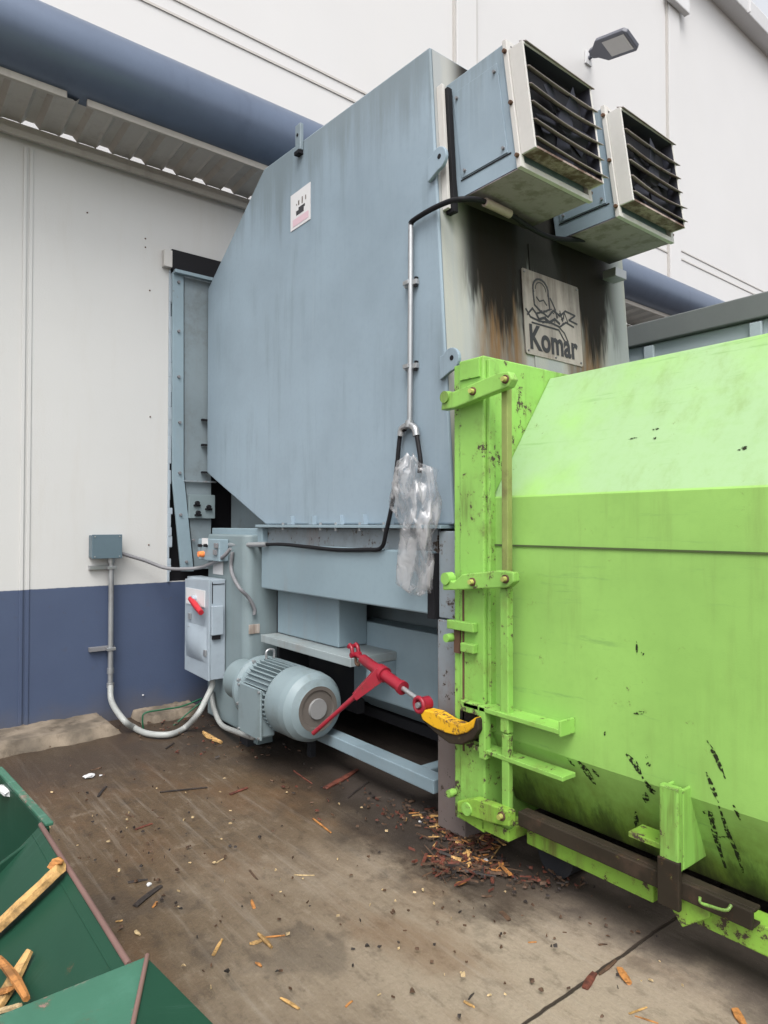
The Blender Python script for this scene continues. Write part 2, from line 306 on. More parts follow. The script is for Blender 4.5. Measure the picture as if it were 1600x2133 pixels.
# ------------------------------------------------------------------ mesh helpers
SPLIT = {'plug', 'gusset', 'flange_bolt', 'screw_head', 'stop_tab', 'ratchet_collar', 'lid_screw', 'door_clip', 'rivet', 'panel_screw', 'relay_cover', 'clamp_bolt', 'coupling', 'seam_trim', 'edge_strip', 'panel_rib', 'gutter_joint', 'motor_foot', 'skid', 'side_rib', 'selector', 'lens_seam', 'lug_hole', 'terminal_screw'}
class MB:
    def __init__(s): s.v = []; s.f = []; s.sm = []
    def add(s, vs, fs, smooth=False):
        o = len(s.v); s.v += [Vector(p) for p in vs]; s.f += [tuple(i + o for i in f) for f in fs]; s.sm += [smooth] * len(fs); return s
    def box(s, a, b, M=None):
        x0, y0, z0 = a; x1, y1, z1 = b
        vs = [Vector(p) for p in ((x0,y0,z0),(x1,y0,z0),(x1,y1,z0),(x0,y1,z0),(x0,y0,z1),(x1,y0,z1),(x1,y1,z1),(x0,y1,z1))]
        if M: vs = [M @ v for v in vs]
        return s.add(vs, [(0,3,2,1),(4,5,6,7),(0,1,5,4),(1,2,6,5),(2,3,7,6),(3,0,4,7)])
    def prism(s, poly, a, b, axis='X', fan=None):      # poly of 2-D points in the other two axes, extruded a..b
        n = len(poly)
        def P(p, t): return {'X': (t, p[0], p[1]), 'Y': (p[0], t, p[1]), 'Z': (p[0], p[1], t)}[axis]
        vs = [P(p, a) for p in poly] + [P(p, b) for p in poly]
        return s.add(vs, [tuple(range(n))[::-1], tuple(range(n, 2 * n))] + [(i, (i + 1) % n, n + (i + 1) % n, n + i) for i in range(n)])
    def cyl(s, p0, p1, r0, r1=None, seg=20, caps=True, smooth=True):
        p0, p1 = Vector(p0), Vector(p1); r1 = r0 if r1 is None else r1
        d = (p1 - p0).normalized(); a = d.orthogonal().normalized(); b = d.cross(a)
        vs = [p + (a * math.cos(t) + b * math.sin(t)) * r for p, r in ((p0, r0), (p1, r1)) for t in [2 * math.pi * i / seg for i in range(seg)]]
        s.add(vs, [(i, (i + 1) % seg, seg + (i + 1) % seg, seg + i) for i in range(seg)], smooth)
        if caps: s.add([vs[i] for i in range(seg)], [tuple(range(seg))[::-1]]); s.add([vs[seg + i] for i in range(seg)], [tuple(range(seg))])
        return s
    def tube(s, pts, r, seg=10, sub=6, caps=True):       # Catmull-Rom tube
        P = [Vector(p) for p in pts]; rr = r if isinstance(r, (list, tuple)) else [r] * len(P)
        if sub > 1 and len(P) > 2:
            Q = []; RR = []
            E = [P[0] * 2 - P[1]] + P + [P[-1] * 2 - P[-2]]
            for i in range(len(P) - 1):
                a, b, c, d = E[i:i + 4]
                for k in range(sub):
                    t = k / sub; Q.append(.5 * ((2 * b) + (c - a) * t + (2 * a - 5 * b + 4 * c - d) * t * t + (3 * b - a - 3 * c + d) * t ** 3))
                    RR.append(rr[i] * (1 - t) + rr[i + 1] * t)
            Q.append(P[-1]); RR.append(rr[-1]); P, rr = Q, RR
        n = len(P); vs = []; a = None
        for i in range(n):
            d = (P[min(i + 1, n - 1)] - P[max(i - 1, 0)]).normalized()
            a = d.orthogonal().normalized() if a is None else (a - d * a.dot(d)).normalized(); b = d.cross(a)
            vs += [P[i] + (a * math.cos(t) + b * math.sin(t)) * rr[i] for t in [2 * math.pi * j / seg for j in range(seg)]]
        fs = [(i * seg + j, i * seg + (j + 1) % seg, (i + 1) * seg + (j + 1) % seg, (i + 1) * seg + j) for i in range(n - 1) for j in range(seg)]
        s.add(vs, fs, True)
        if caps: s.add(vs[:seg], [tuple(range(seg))[::-1]]); s.add(vs[-seg:], [tuple(range(seg))])
        return s
    def quad(s, a, b, c, d): return s.add([a, b, c, d], [(0, 1, 2, 3)])
    def plate(s, pts, t):            # polygon in space with thickness vector t
        P = [Vector(p) for p in pts]; t = Vector(t); n = len(P)
        return s.add(P + [p + t for p in P], [tuple(range(n)), tuple(range(n, 2 * n))[::-1]] + [(i, n + i, n + (i + 1) % n, (i + 1) % n) for i in range(n)])
    def build(s, name, m, parent=None, bevel=0.0, origin=None):
        if name in SPLIT:
            key = {}; par = list(range(len(s.v)))
            def find(a):
                while par[a] != a: par[a] = par[par[a]]; a = par[a]
                return a
            for i, v in enumerate(s.v):
                kk = (round(v.x, 5), round(v.y, 5), round(v.z, 5))
                if kk in key: par[find(i)] = find(key[kk])
                else: key[kk] = i
            for f in s.f:
                for q in f[1:]: par[find(q)] = find(f[0])
            isl = {}
            for fi, f in enumerate(s.f): isl.setdefault(find(f[0]), []).append(fi)
            if len(isl) > 1:
                o = None
                for fl in isl.values():
                    mb = MB(); mp = {}
                    for fi in fl:
                        for q in s.f[fi]:
                            if q not in mp: mp[q] = len(mb.v); mb.v.append(s.v[q])
                        mb.f.append(tuple(mp[q] for q in s.f[fi])); mb.sm.append(s.sm[fi])
                    o = mb._build(name, m, parent, bevel, origin)
                return o
        return s._build(name, m, parent, bevel, origin)
    def _build(s, name, m, parent=None, bevel=0.0, origin=None):
        me = bpy.data.meshes.new(name)
        if parent is not None: org = Vector(parent.get('_org', (0, 0, 0)))
        else: org = Vector(origin) if origin is not None else Vector((0, 0, 0))
        me.from_pydata([tuple(v - org) for v in s.v], [], s.f); me.update()
        for p, k in zip(me.polygons, s.sm): p.use_smooth = k
        bm = bmesh.new(); bm.from_mesh(me); bmesh.ops.recalc_face_normals(bm, faces=bm.faces); bm.to_mesh(me); bm.free()
        me.materials.append(m)
        o = bpy.data.objects.new(name, me); C.objects.link(o); o['_org'] = tuple(org)
        if parent is not None: o.parent = parent
        else: o.location = org
        if bevel:
            b = o.modifiers.new('bevel', 'BEVEL'); b.width = bevel; b.segments = 2; b.limit_method = 'ANGLE'; b.angle_limit = R(35)
        return o
def thing(name, loc, label, cat, group=None):
    o = bpy.data.objects.new(name, None); C.objects.link(o); o.location = loc; o['_org'] = tuple(loc)
    o.empty_display_size = .2; return tag(o, label, cat, group)
def tag(o, label, cat, group=None, kind=None):
    if label: o['label'] = label
    if cat: o['category'] = cat
    if group: o['group'] = group
    if kind: o['kind'] = kind
    return o
def box(a, b, M=None): return MB().box(a, b, M)
def rings(center, radii, axis, seg=32):     # lathe along axis: list of (offset, radius)
    mb = MB()
    for (o0, r0), (o1, r1) in zip(radii, radii[1:]):
        mb.cyl(Vector(center) + Vector(axis) * o0, Vector(center) + Vector(axis) * (o1 if abs(o1 - o0) > 1e-5 else o0 + 1e-4), r0, r1, seg, caps=False)
    return mb

# ================================================================== SETTING
g = MB().add([(-60, -60, 0), (80, -60, 0), (80, 5.72, 0), (-60, 5.72, 0)], [(0, 1, 2, 3)])
g.add([(-60, 5.72, -.001), (80, 5.72, -.001), (80, 90, -.001), (-60, 90, -.001)], [(0, 1, 2, 3)])
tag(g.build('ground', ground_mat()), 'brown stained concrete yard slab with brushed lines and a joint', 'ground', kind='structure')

YW, YU = 5.70, 6.20
MW, MU = wall_low(), wall_up()
XO = onY(350, 900, YW).x; ZOT = onY(350, 545, YW).z; ZOB = onY(350, 1212, YW).z
ZB = onY(5, 275, YW).z                     # top of lower wall
XO2 = 4.45
lw = thing('lower_wall', (-6, YW, 0), 'white panel wall with blue painted lower band behind the compactor', 'wall')
m = MB()
m.box((-7, YW, 0), (XO, YW + .15, ZB)); m.box((XO, YW, 0), (XO2, YW + .15, ZOB)); m.box((XO, YW, ZOT), (XO2, YW + .15, ZB)); m.box((XO2, YW, 0), (18, YW + .15, ZB))
m.build('wall_panel', MW, lw)
xs = onY(54, 900, YW).x
MB().box((xs - .035, YW - .012, .06), (xs - .010, YW - .0005, ZB - .06)).box((xs + .008, YW - .008, .06), (xs + .034, YW - .0005, ZB - .06)).build('seam_trim', MW, lw, .003)
m = MB()
for px, py in ((182, 443), (303, 497), (303, 515), (313, 868), (310, 1135), (60, 980), (312, 605)):
    p = onY(px, py, YW); m.cyl(p, p + Vector((0, -.006, 0)), .007, .005, 8)
m.build('screw_head', M_rust, lw)
# ragged torn edge + black sheet standing in for the dark inside the opening
m = MB(); zz = ZOB; 
while zz < ZOT - .02:
    h = random.uniform(.05, .16); wd = random.uniform(.012, .045)
    m.box((XO - .002, YW - .012 - random.uniform(0, .006), zz), (XO + wd, YW + .03, min(zz + h, ZOT))); zz += h
m.build('torn_edge', M_ltgrey, lw, .004)
MB().box((XO + .0, YW + .075, ZOB), (XO2, YW + .145, ZOT)).build('dark_sheet', M_black, lw)  # added only to keep the opening dark
a = onY(340, 520, YW - .03); b = onY(352, 558, YW - .03)
m = MB().box((a.x, YW - .06, b.z), (b.x + .02, YW - .004, a.z)); m.build('header_bracket', M_cream, lw, .003)
tagdark = MB().box((b.x + .02, YW - .05, b.z - .015), (2.9, YW - .003, a.z + .02)).build('door_header', M_black, lw, .004)
a = onY(362, 562, YW - .06); MB().box((a.x, YW - .10, a.z - .03), (2.9, YW - .055, a.z)).build('header_track', M_base, lw, .003)

# footing along the wall
def rough_block(x0, x1, y0, y1, h, seed, name, mt, label, cat, nx=140):
    mb = MB(); vs = []; ny = 16
    for i in range(nx + 1):
        x = x0 + (x1 - x0) * i / nx; jag = .05 * mnoise.noise(Vector((x * 2.2, seed, 0))) + .035 * mnoise.noise(Vector((x * 9, seed, 1)))
        for j in range(ny + 1):
            t = j / ny; y = y0 + jag * (1 - t) + (y1 - y0) * t
            e = min(1, i / 2, (nx - i) / 2)
            z = h * (min(1, t * 14) ** .7) * e + (.010 * mnoise.noise(Vector((x * 7, y * 7, seed))) + .012 * mnoise.noise(Vector((x * 26, y * 26, seed)))) * (1 if 0 < j else 0)
            vs.append((x, y, max(z, -.01) if j else -.02))
    fs = [(i * (ny + 1) + j, (i + 1) * (ny + 1) + j, (i + 1) * (ny + 1) + j + 1, i * (ny + 1) + j + 1) for i in range(nx) for j in range(ny)]
    mb.add(vs, fs, True); o = mb.build(name, mt); return tag(o, label, cat)
rough_block(-4, onZ(262, 1525, .03).x, 5.26, YW + .002, .085, 3, 'wall_footing', M_kerb, 'broken pale concrete footing strip at the foot of the blue wall, left end', 'footing')
rough_block(onZ(292, 1500, .03).x, 2.35, 5.42, YW + .002, .06, 9, 'wall_footing', M_kerb, 'short concrete footing piece between the hanging hose and the compactor cabinet', 'footing', 50)

# upper building wall
ub = thing('warehouse_wall', (0, YU, 0), 'tall white warehouse wall with vertical pilasters and roof gutter', 'building')
ZEAVE = onY(1545, 52, YU).z
MB().box((-8, YU, 0), (40, YU + .3, ZEAVE)).build('wall_panel', MU, ub)
for a_, b_ in ((947, 988), (1390, 1412)):
    x0 = onY(a_, 300, YU).x; x1 = onY(b_, 300, YU).x
    MB().box((x0, YU - .05, 0), (x1, YU - .001, ZEAVE - .05)).build('pilaster', MU, ub, .004)
    for xq in (x0 - .035, x1 + .005): MB().box((xq, YU - .030, 0), (xq + .030, YU - .001, ZEAVE - .06)).build('pilaster_trim', paint('rib_shade', (.42, .40, .38), .5, .04), ub)
x0 = onY(1380, 8, YU).x; x1 = onY(1420, 8, YU).x; z0 = onY(1400, 22, YU).z
MB().box((x0, YU - .16, z0), (x1, YU - .052, z0 + .5)).build('pilaster_cap', M_gutter, ub, .02)
for px in (370, 300):
    z = onY(px, 0, YU).z
    MB().box((-8, YU - .012, z - .018), (onY(947, 300, YU).x - .01, YU - .0008, z + .006)).box((onY(988, 300, YU).x + .01, YU - .012, z - .018), (onY(1390, 300, YU).x - .01, YU - .0008, z + .006)).box((onY(1412, 300, YU).x + .01, YU - .012, z - .018), (40, YU - .0008, z + .006)).build('panel_rib', paint('rib_shade', (.42, .40, .38), .5, .04), ub)
ge = onY(1480, 2, YU - .0)
zc = ZEAVE
pf = [(YU - .30, zc - .12), (YU - .34, zc + .16), (YU - .10, zc + .22), (YU + .3, zc + .22), (YU + .3, zc - .0), (YU - .001, zc - .12)]
m = MB().prism(pf, -8, 40, 'X'); m.build('roof_gutter', M_gutter, ub, .02)
m = MB()
for i in range(26):
    x = 2 + i * 1.5; m.box((x, YU - .352, zc - .13), (x + .03, YU - .290, zc + .17))
m.build('gutter_joint', M_gutter, ub, .004)

# canopy: beam, corrugated sheet, edge strip
cn = thing('canopy', (0, YW, ZB), 'corrugated metal canopy soffit with light gaps above the lower wall', 'canopy')
CY, CR = 5.18, .275
CZ = 1.6 + math.tan(R(33.0)) * CY
MB().box((-7, YW - .05, ZB), (18, YW + .18, ZB + .085)).build('wall_plate', M_beige, cn, .006)
MB().box((-7, YW - .085, ZB - .03), (18, YW - .052, ZB + .02)).build('drip_angle', M_beige, cn, .004)
y_in, y_out = YW - .045, CY - .02
z_in, z_out = ZB + .132, CZ - CR - .015
m = MB(); vs = []; pitch = .27; x = -7.0; prof = [(0, 0), (.30, 0), (.42, .04), (.55, .04), (.58, .04), (.68, 0)]
xsn = []
while x < 18:
    for a_, h_ in ((0, 0), (.10, .006), (.44, .006), (.52, 0), (.63, .036), (.88, .036), (1.0, 0)): xsn.append((x + a_ * pitch, h_))
    x += pitch
for X_, h_ in xsn: vs += [(X_, y_in, z_in + h_ - .045), (X_, y_out, z_out + h_ - .01)]
m.add(vs, [(2 * i, 2 * i + 1, 2 * i + 3, 2 * i + 2) for i in range(len(xsn) - 1)])
sh = m.build('corrugated_sheet', paint('soffit_sheet', (.37, .355, .335), .5, .08, streak=.5, streak_col=(.22, .20, .17)), cn)
sm_ = sh.modifiers.new('solid', 'SOLIDIFY'); sm_.thickness = .003
MB().box((-7, CY - .055, CZ - CR - .045), (onY(136, 210, CY).x, CY - .025, CZ - CR + .012)).box((onY(178, 222, CY).x, CY - .055, CZ - CR - .045), (18, CY - .025, CZ - CR + .012)).build('edge_strip', M_beige, cn, .003)

# big round blue duct in front of the canopy
dt = thing('round_duct', (0, CY, CZ), 'long round glossy blue duct running along the canopy edge', 'duct')
MB().cyl((-7, CY, CZ), (18, CY, CZ), CR, CR, 96).build('duct_tube', M_duct, dt)
# wall lamp
P0 = onY(1226, 122, YU - .02); 
lp = thing('wall_lamp', P0, 'grey flat LED floodlight on a short arm high on the white wall', 'lamp')
LD = onY(1322, 80, YU - 1.0)     # tip
mnt = Vector((P0.x, YU - .001, P0.z))
ax = (LD - mnt); ax = Vector((.45, -.95, .12)).normalized()
side = Vector((0, 0, 1)).cross(ax).normalized(); nrm = ax.cross(side).normalized()
def lampM(o): return Matrix(((ax.x, side.x, nrm.x, o.x), (ax.y, side.y, nrm.y, o.y), (ax.z, side.z, nrm.z, o.z), (0, 0, 0, 1)))
# spans chosen so that the housing reaches the tip seen in the photo
A = onY(1232, 112, YU - .22); B = onY(1318, 80, YU - 1.0)
ax = (B - A); L = ax.length; ax.normalize(); side = Vector((0, 0, 1)).cross(ax).normalized(); nrm = ax.cross(side).normalized()
rl = R(-24); side, nrm = side * math.cos(rl) + nrm * math.sin(rl), nrm * math.cos(rl) - side * math.sin(rl); LM = lampM(A)
MB().box((mnt.x - .08, YU - .03, mnt.z - .10), (mnt.x + .08, YU - .0015, mnt.z + .10)).build('base_plate', M_gutter, lp, .006)
MB().tube([mnt, mnt + Vector((0, -.10, .01)), A], .032, 12).build('arm', M_lampgrey, lp)
m = MB(); out = [(0, -.07), (.10, -.09), (.24, -.19), (L - .05, -.19), (L, -.14), (L, .14), (L - .05, .19), (.24, .19), (.10, .09), (0, .07)]
m.prism(out, -.028, .035, 'Z'); m.v = [LM @ v for v in m.v]; m.build('housing', M_lampgrey, lp, .012)
m = MB().box((L * .42, -.135, -.036), (L - .05, .135, -.0285)); m.v = [LM @ v for v in m.v]; m.build('lens', M_lens, lp, .003)
m = MB()
for i in range(5): m.box((.30 + i * .03, -.15, .035), (.31 + i * .03, .15, .06))
m.v = [LM @ v for v in m.v]; m.build('cooling_fin', M_lampgrey, lp)

# ================================================================== COMPACTOR
XS, XE = 2.46, 4.25
cmp_ = thing('trash_compactor', (XS, 2.6, 0), 'large grey blue steel waste compactor with hood standing against the wall', 'compactor')
f1 = onX(895, 97, XS); f2 = onX(550, 352, XS); f3 = onX(455, 555, XS); f4 = onX(430, 985, XS); f5 = onX(553, 1092, XS)
ybk = onX(432, 800, XS).y
ZF = 1.60
YF0 = 2.52
def yfront(z): return YF0 + (z - ZF) * (f1.y - YF0) / (f1.z - ZF)
slope = (f3.z - f2.z) / (f3.y - f2.y); zbk = f2.z + slope * (ybk - f2.y)
poly = [(YF0, ZF), (f1.y, f1.z), (f2.y, f2.z), (ybk, zbk), (ybk, f4.z), (f5.y, ZF)]
MB().prism(poly, XS, XE, 'X').build('hood', M_hood, cmp_, .010)
# front panel, 3 mm proud
zt = f1.z - .012
MB().add([(XS + .012, yfront(ZF) - .004, ZF + .01), (XE - .012, yfront(ZF) - .004, ZF + .01), (XE - .012, yfront(zt) - .004, zt), (XS + .012, yfront(zt) - .004, zt)], [(0, 1, 2, 3)]).build('front_panel', front_paint(), cmp_)
# centre stiffener pad under the boxes
x0 = onY(1108, 600, 2.6).x; x1 = onY(1206, 600, 2.6).x
m = MB(); m.plate([(x0, yfront(1.7) - .012, 1.7), (x1, yfront(1.7) - .012, 1.7), (x1, yfront(3.3) - .012, 3.3), (x0, yfront(3.3) - .012, 3.3)], (0, .006, 0)); m.build('backing_strip', _mats.get('x') or front_paint(), cmp_)
# throat flange against the wall, bent at the foot
yf = YW - .05
for nm, pl, mt, th in (
    ('throat_flange', [(360, 566), (383, 566), (383, 985), (404, 1190), (378, 1190), (360, 1000)], M_base, .03),
    ('throat_panel', [(384, 566), (440, 575), (440, 1185), (406, 1185), (384, 985)], M_inner, .02)):
    P = [onY(x_, y_, yf if nm == 'throat_flange' else yf + .02) for x_, y_ in pl]; MB().plate(P, (0, th, 0)).build(nm, mt, cmp_, .003)
MB().plate([onX(400, 1000, 2.36), onX(455, 1000, 2.36), onX(455, 1006, 2.36), onX(400, 1006, 2.36)], (.03, 0, 0)) if False else None
# side cheek under the hood throat
ck = 2.70
m = MB(); m.prism([(f5.y - .1, ZF - .02), (f5.y - .1, 2.2), (YW - .06, 2.2), (YW - .06, ZF - .5), (5.2, ZF - .5)], ck, ck + .02, 'X'); m.build('throat_cheek', M_inner, cmp_, .002)
m = MB()
for px, py in ((372, 588), (372, 690), (372, 785), (374, 880), (374, 985), (376, 1072), (388, 1170), (403, 1125)):
    p = onY(px, py, yf); m.cyl(p, p + Vector((0, -.018, 0)), .014, .012, 6, smooth=False)
m.build('flange_bolt', M_dkgrey, cmp_)
m = MB()
for py in (875, 927, 984):
    p = onY(426, py, yf - .01); m.box((p.x - .025, yf - .03, p.z - .008), (p.x + .03, yf + .01, p.z + .008))
m.build('stop_tab', M_black, cmp_)
a = onY(383, 1000, yf); b = onY(450, 1003, yf); MB().box((a.x, yf - .012, b.z - .012), (b.x, yf + .01, a.z)).build('throat_ledge', M_post, cmp_)
a = onY(393, 1030, yf - .01); b = onY(447, 1080, yf - .01)
jp = MB().box((a.x, yf - .02, b.z), (b.x, yf + .005, a.z)).build('cover_plate', M_cab, cmp_, .003)
m = MB()
for px, py in ((410, 1048), (434, 1056), (412, 1068)):
    p = onY(px, py, yf - .02); m.cyl(p, p + Vector((0, -.03, 0)), .020, .018, 10); m.box((p.x - .03, p.y - .018, p.z - .028), (p.x + .03, p.y - .001, p.z - .012))
m.build('plug', M_black, jp)
# flange round the machine
MB().box((XS - .055, 2.56, ZF - .022), (XS + .05, f5.y + .06, ZF - .002)).build('hood_flange', M_base, cmp_, .003)
m = MB()
for px in (610, 655, 712, 760, 815):
    p = onX(px, 1090, XS); m.prism([(p.y - .03, ZF), (p.y + .03, ZF), (p.y - .02, ZF + .06)], XS - .03, XS + .0, 'X')
m.build('gusset', M_hood, cmp_)
m = MB()
for px in (590, 668, 700, 750, 800, 880):
    p = onX(px, 1095, XS - .03); m.cyl((XS - .03, p.y, ZF - .04), (XS - .03, p.y, ZF + .012), .010, .010, 6, smooth=False)
m.build('flange_bolt', M_galv, cmp_)
# lower body
ZS, ZBD = 1.455, 1.120
MB().box((XS + .02, 2.66, ZS - .01), (XE - .02, f5.y + .05, ZF - .024)).build('upper_chamber', M_post, cmp_, .003)
m = MB().box((XS - .035, 2.675, ZBD), (XS + .03, f5.y, ZS)); m.build('side_band', M_base, cmp_, .010)
MB().box((XS + .031, 2.70, ZBD - .004), (XE - .04, f5.y + .3, ZBD + .01)).build('chamber_floor', M_inner, cmp_)
MB().box((XS - .028, f5.y + .001, ZS - .03), (XS + .05, 5.45, ZF - .03)).build('rear_top_rail', M_base, cmp_, .006)
# dark slot and corner post
MB().box((XS - .046, 2.618, ZBD - .02), (XS + .0, 2.672, ZS - .01)).build('door_edge', M_black, cmp_)
MB().box((XS - .03, 2.415, 0.02), (XS + .11, 2.612, ZBD - .02)).build('corner_post', M_post, cmp_, .006)
MB().box((XS - .02, 2.415, ZBD - .012), (XS + .11, 2.612, ZS + .11)).build('post_head', M_post, cmp_, .006)
MB().box((XS + .1105, 2.50, .02), (XS + .28, 2.6, ZBD - .03)).build('front_plate', M_post, cmp_, .004)
# cylinder housing, shelf
MB().box((2.56, 3.72, .775), (2.80, 4.54, ZBD - .006)).build('cylinder_housing', M_base, cmp_, .008)
MB().box((XS - .03, 3.40, .715), (2.84, 4.56, .770)).build('shelf', paint('shelf_paint', (.24, .28, .29), .5, .1, streak=.4, grime=.35, grime_col=(.20, .13, .09)), cmp_, .004)
MB().box((2.58, 3.405, .62), (2.84, 3.44, .7145)).build('shelf_bracket', M_base, cmp_, .003)
MB().prism([(2.80, .93), (2.80, .42), (2.95, .30), (2.97, .30), (2.97, .93)], 2.60, 3.88, 'Y').build('ram_tunnel', M_base, cmp_, .01)
MB().box((2.84, 3.885, .25), (2.90, 4.54, .93)).build('tunnel_shade', M_dark, cmp_)  # dark panel in place of the shade behind the motor
MB().box((3.02, 2.62, .28), (3.06, 4.70, ZBD - .006)).build('inner_wall', M_inner, cmp_)
MB().box((2.58, 4.545, .05), (3.06, 4.585, ZBD - .006)).build('rear_bulkhead', M_dark, cmp_)  # near-black colour paints in the shade of the recess
# bottom frame rails
MB().box((XS - .02, 2.655, .165), (XS + .08, 4.05, .24)).build('frame_rail', M_base, cmp_, .006)
MB().box((XS + .0815, 2.80, .168), (XE, 2.88, .235)).build('cross_rail', M_base, cmp_, .006)
MB().box((3.05, 2.89, .165), (3.15, 5.2, .24)).build('inner_rail', M_dark, cmp_, .006)
MB().box((XE - .1, 2.66, 0), (XE, 5.4, ZF - .03)).build('far_side', M_dark, cmp_)
MB().box((XS + .03, 3.95, 0), (XS + .07, 4.00, .164)).build('foot', M_dark, cmp_)
# cabinet with rounded edge
m = MB(); r = .07; cxa, cya = 2.33 + r, 4.62 + r
pl = [(2.33, 5.30)] + [(cxa - r * math.cos(t), cya - r * math.sin(t)) for t in [math.pi / 2 * i / 8 for i in range(9)]] + [(2.62, 4.62), (2.62, 5.30)]
m.prism(pl, .035, 1.52, 'Z'); cab = m.build('side_cabinet', M_cab, cmp_, .012)
MB().box((2.36, 4.66, 0), (2.60, 5.28, .033)).build('cabinet_foot', M_dark, cab)
p = onY(529, 1310, 4.62); MB().box((p.x - .045, 4.612, p.z - .035), (p.x + .045, 4.6195, p.z + .035)).build('rating_plate', M_signtan, cab, .001)
# controls on the cabinet
a = onX(418, 1122, 2.27); b = onX(462, 1170, 2.27)
pb = MB().box((2.25, min(a.y, b.y), b.z), (2.328, max(a.y, b.y), a.z)).build('push_button_box', M_base, cmp_, .006)
m = MB(); p = onX(424, 1154, 2.25); m.cyl(p, p + Vector((-.045, 0, 0)), .026, .022, 14); m.build('stop_button', M_orange, pb)
m = MB()
for px, py in ((420, 1136), (432, 1136)):
    p = onX(px, py, 2.25); m.cyl(p, p + Vector((-.03, 0, 0)), .014, .012, 10)
m.build('selector', M_black, pb)
p = onX(428, 1130, 2.249); MB().box((2.2445, p.y - .05, p.z - .02), (2.2495, p.y + .06, p.z + .035)).build('button_label', M_white, pb)
a = onY(440, 1128, 4.80); p = onX(452, 1140, 2.24)
m = MB(); 
for px, py in ((452, 1136), (450, 1150)):
    p = onX(px, py, 2.25); m.box((2.235, p.y - .03, p.z - .022), (2.2499, p.y + .03, p.z + .018))
m.build('relay_cover', M_dkgrey, pb, .003)
p = onX(455, 1182, 2.328); MB().box((2.322, p.y - .09, p.z - .055), (2.3285, p.y + .09, p.z + .05)).build('warning_sticker', M_white, cmp_)
# lifting lugs
def lug(px, py, X, rr, nm='lifting_lug', up=False):
    p = onX(px, py, X); m = MB(); seg = 20
    pts = [(p.y + rr * math.cos(t), p.z + rr * math.sin(t)) for t in [R(35) + R(235) * i / 16 for i in range(17)]]
    pts += [(p.y + rr * 1.3, p.z - rr * 1.55), (p.y + rr * 1.3, p.z + rr * .5)]
    m.prism(pts, X - .022, X, 'X'); o = m.build(nm, M_hood, cmp_, .004)
    MB().cyl((X - .024, p.y - rr * .2, p.z + rr * .1), (X - .0, p.y - rr * .2, p.z + rr * .1), rr * .22, None, 12).build('lug_hole', M_black, o)
    return o
lug(918, 333, XS - .005, .062); lug(944, 750, XS - .005, .062)
p = onX(627, 288, XS - .002)
o = MB().box((XS - .03, p.y - .035, p.z - .10), (XS - .001, p.y + .035, p.z + .09)).build('top_lug', M_hood, cmp_, .006)
p2 = onX(626, 275, XS - .033); MB().cyl((XS - .034, p.y, p2.z), (XS - .02, p.y, p2.z), .011).build('lug_hole', M_black, o)
MB().box((XS - .04, p.y - .03, p.z - .125), (XS - .001, p.y + .03, p.z - .101)).build('weld_stop', M_black, cmp_)
# vertical channel beside the fan box
a = onX(922, 158, XS); b = onX(938, 400, XS)
m = MB().plate([(XS + .03, yfront(4.0) - .05, 4.0), (XS + .05, yfront(4.0) - .05, 4.0), (XS + .05, yfront(3.3) - .05, 3.3), (XS + .03, yfront(3.3) - .05, 3.3)], (0, .045, 0))
m.build('mount_angle', M_cream, cmp_, .002)
MB().plate([(XS + .053, yfront(3.98) - .07, 3.98), (XS + .085, yfront(3.98) - .07, 3.98), (XS + .085, yfront(3.28) - .07, 3.28), (XS + .053, yfront(3.28) - .07, 3.28)], (0, .060, 0)).build('gasket', M_black, cmp_, .002)
# notice on the side
A_, B_, C_, D_ = [onX(px, py, XS - .002) for px, py in ((606, 408), (647, 380), (646, 457), (606, 483))]
zlo, zhi = (C_.z + D_.z) / 2, (A_.z + B_.z) / 2; ylo, yhi = B_.y, A_.y
nt_ = MB().box((XS - .004, ylo, zlo), (XS - .001, yhi, zhi)).build('notice', M_white, cmp_)
def nq(y0, z0, y1, z1, nm, mt, x=.0055):
    return MB().box((XS - x, yhi + (ylo - yhi) * max(y0, y1), zlo + (zhi - zlo) * min(z0, z1)), (XS - .0042, yhi + (ylo - yhi) * min(y0, y1), zlo + (zhi - zlo) * max(z0, z1)))
m = nq(.12, .08, .92, .27, 0, 0); m.build('notice_band', M_pink, nt_)
m = nq(.30, .34, .68, .46, 0, 0); o_ = nq(.42, .46, .74, .53, 0, 0); m.add(o_.v, o_.f); m.build('notice_picture', M_ink, nt_)
m = nq(.40, .60, .46, .72, 0, 0)
for t in ((.58, .58, .63, .76), (.76, .62, .80, .74), (.30, .62, .34, .66)): o_ = nq(*t, 0, 0); m.add(o_.v, o_.f)
m.build('notice_text', M_signtan, nt_)
# small paint scratches left in the hood stay in its material

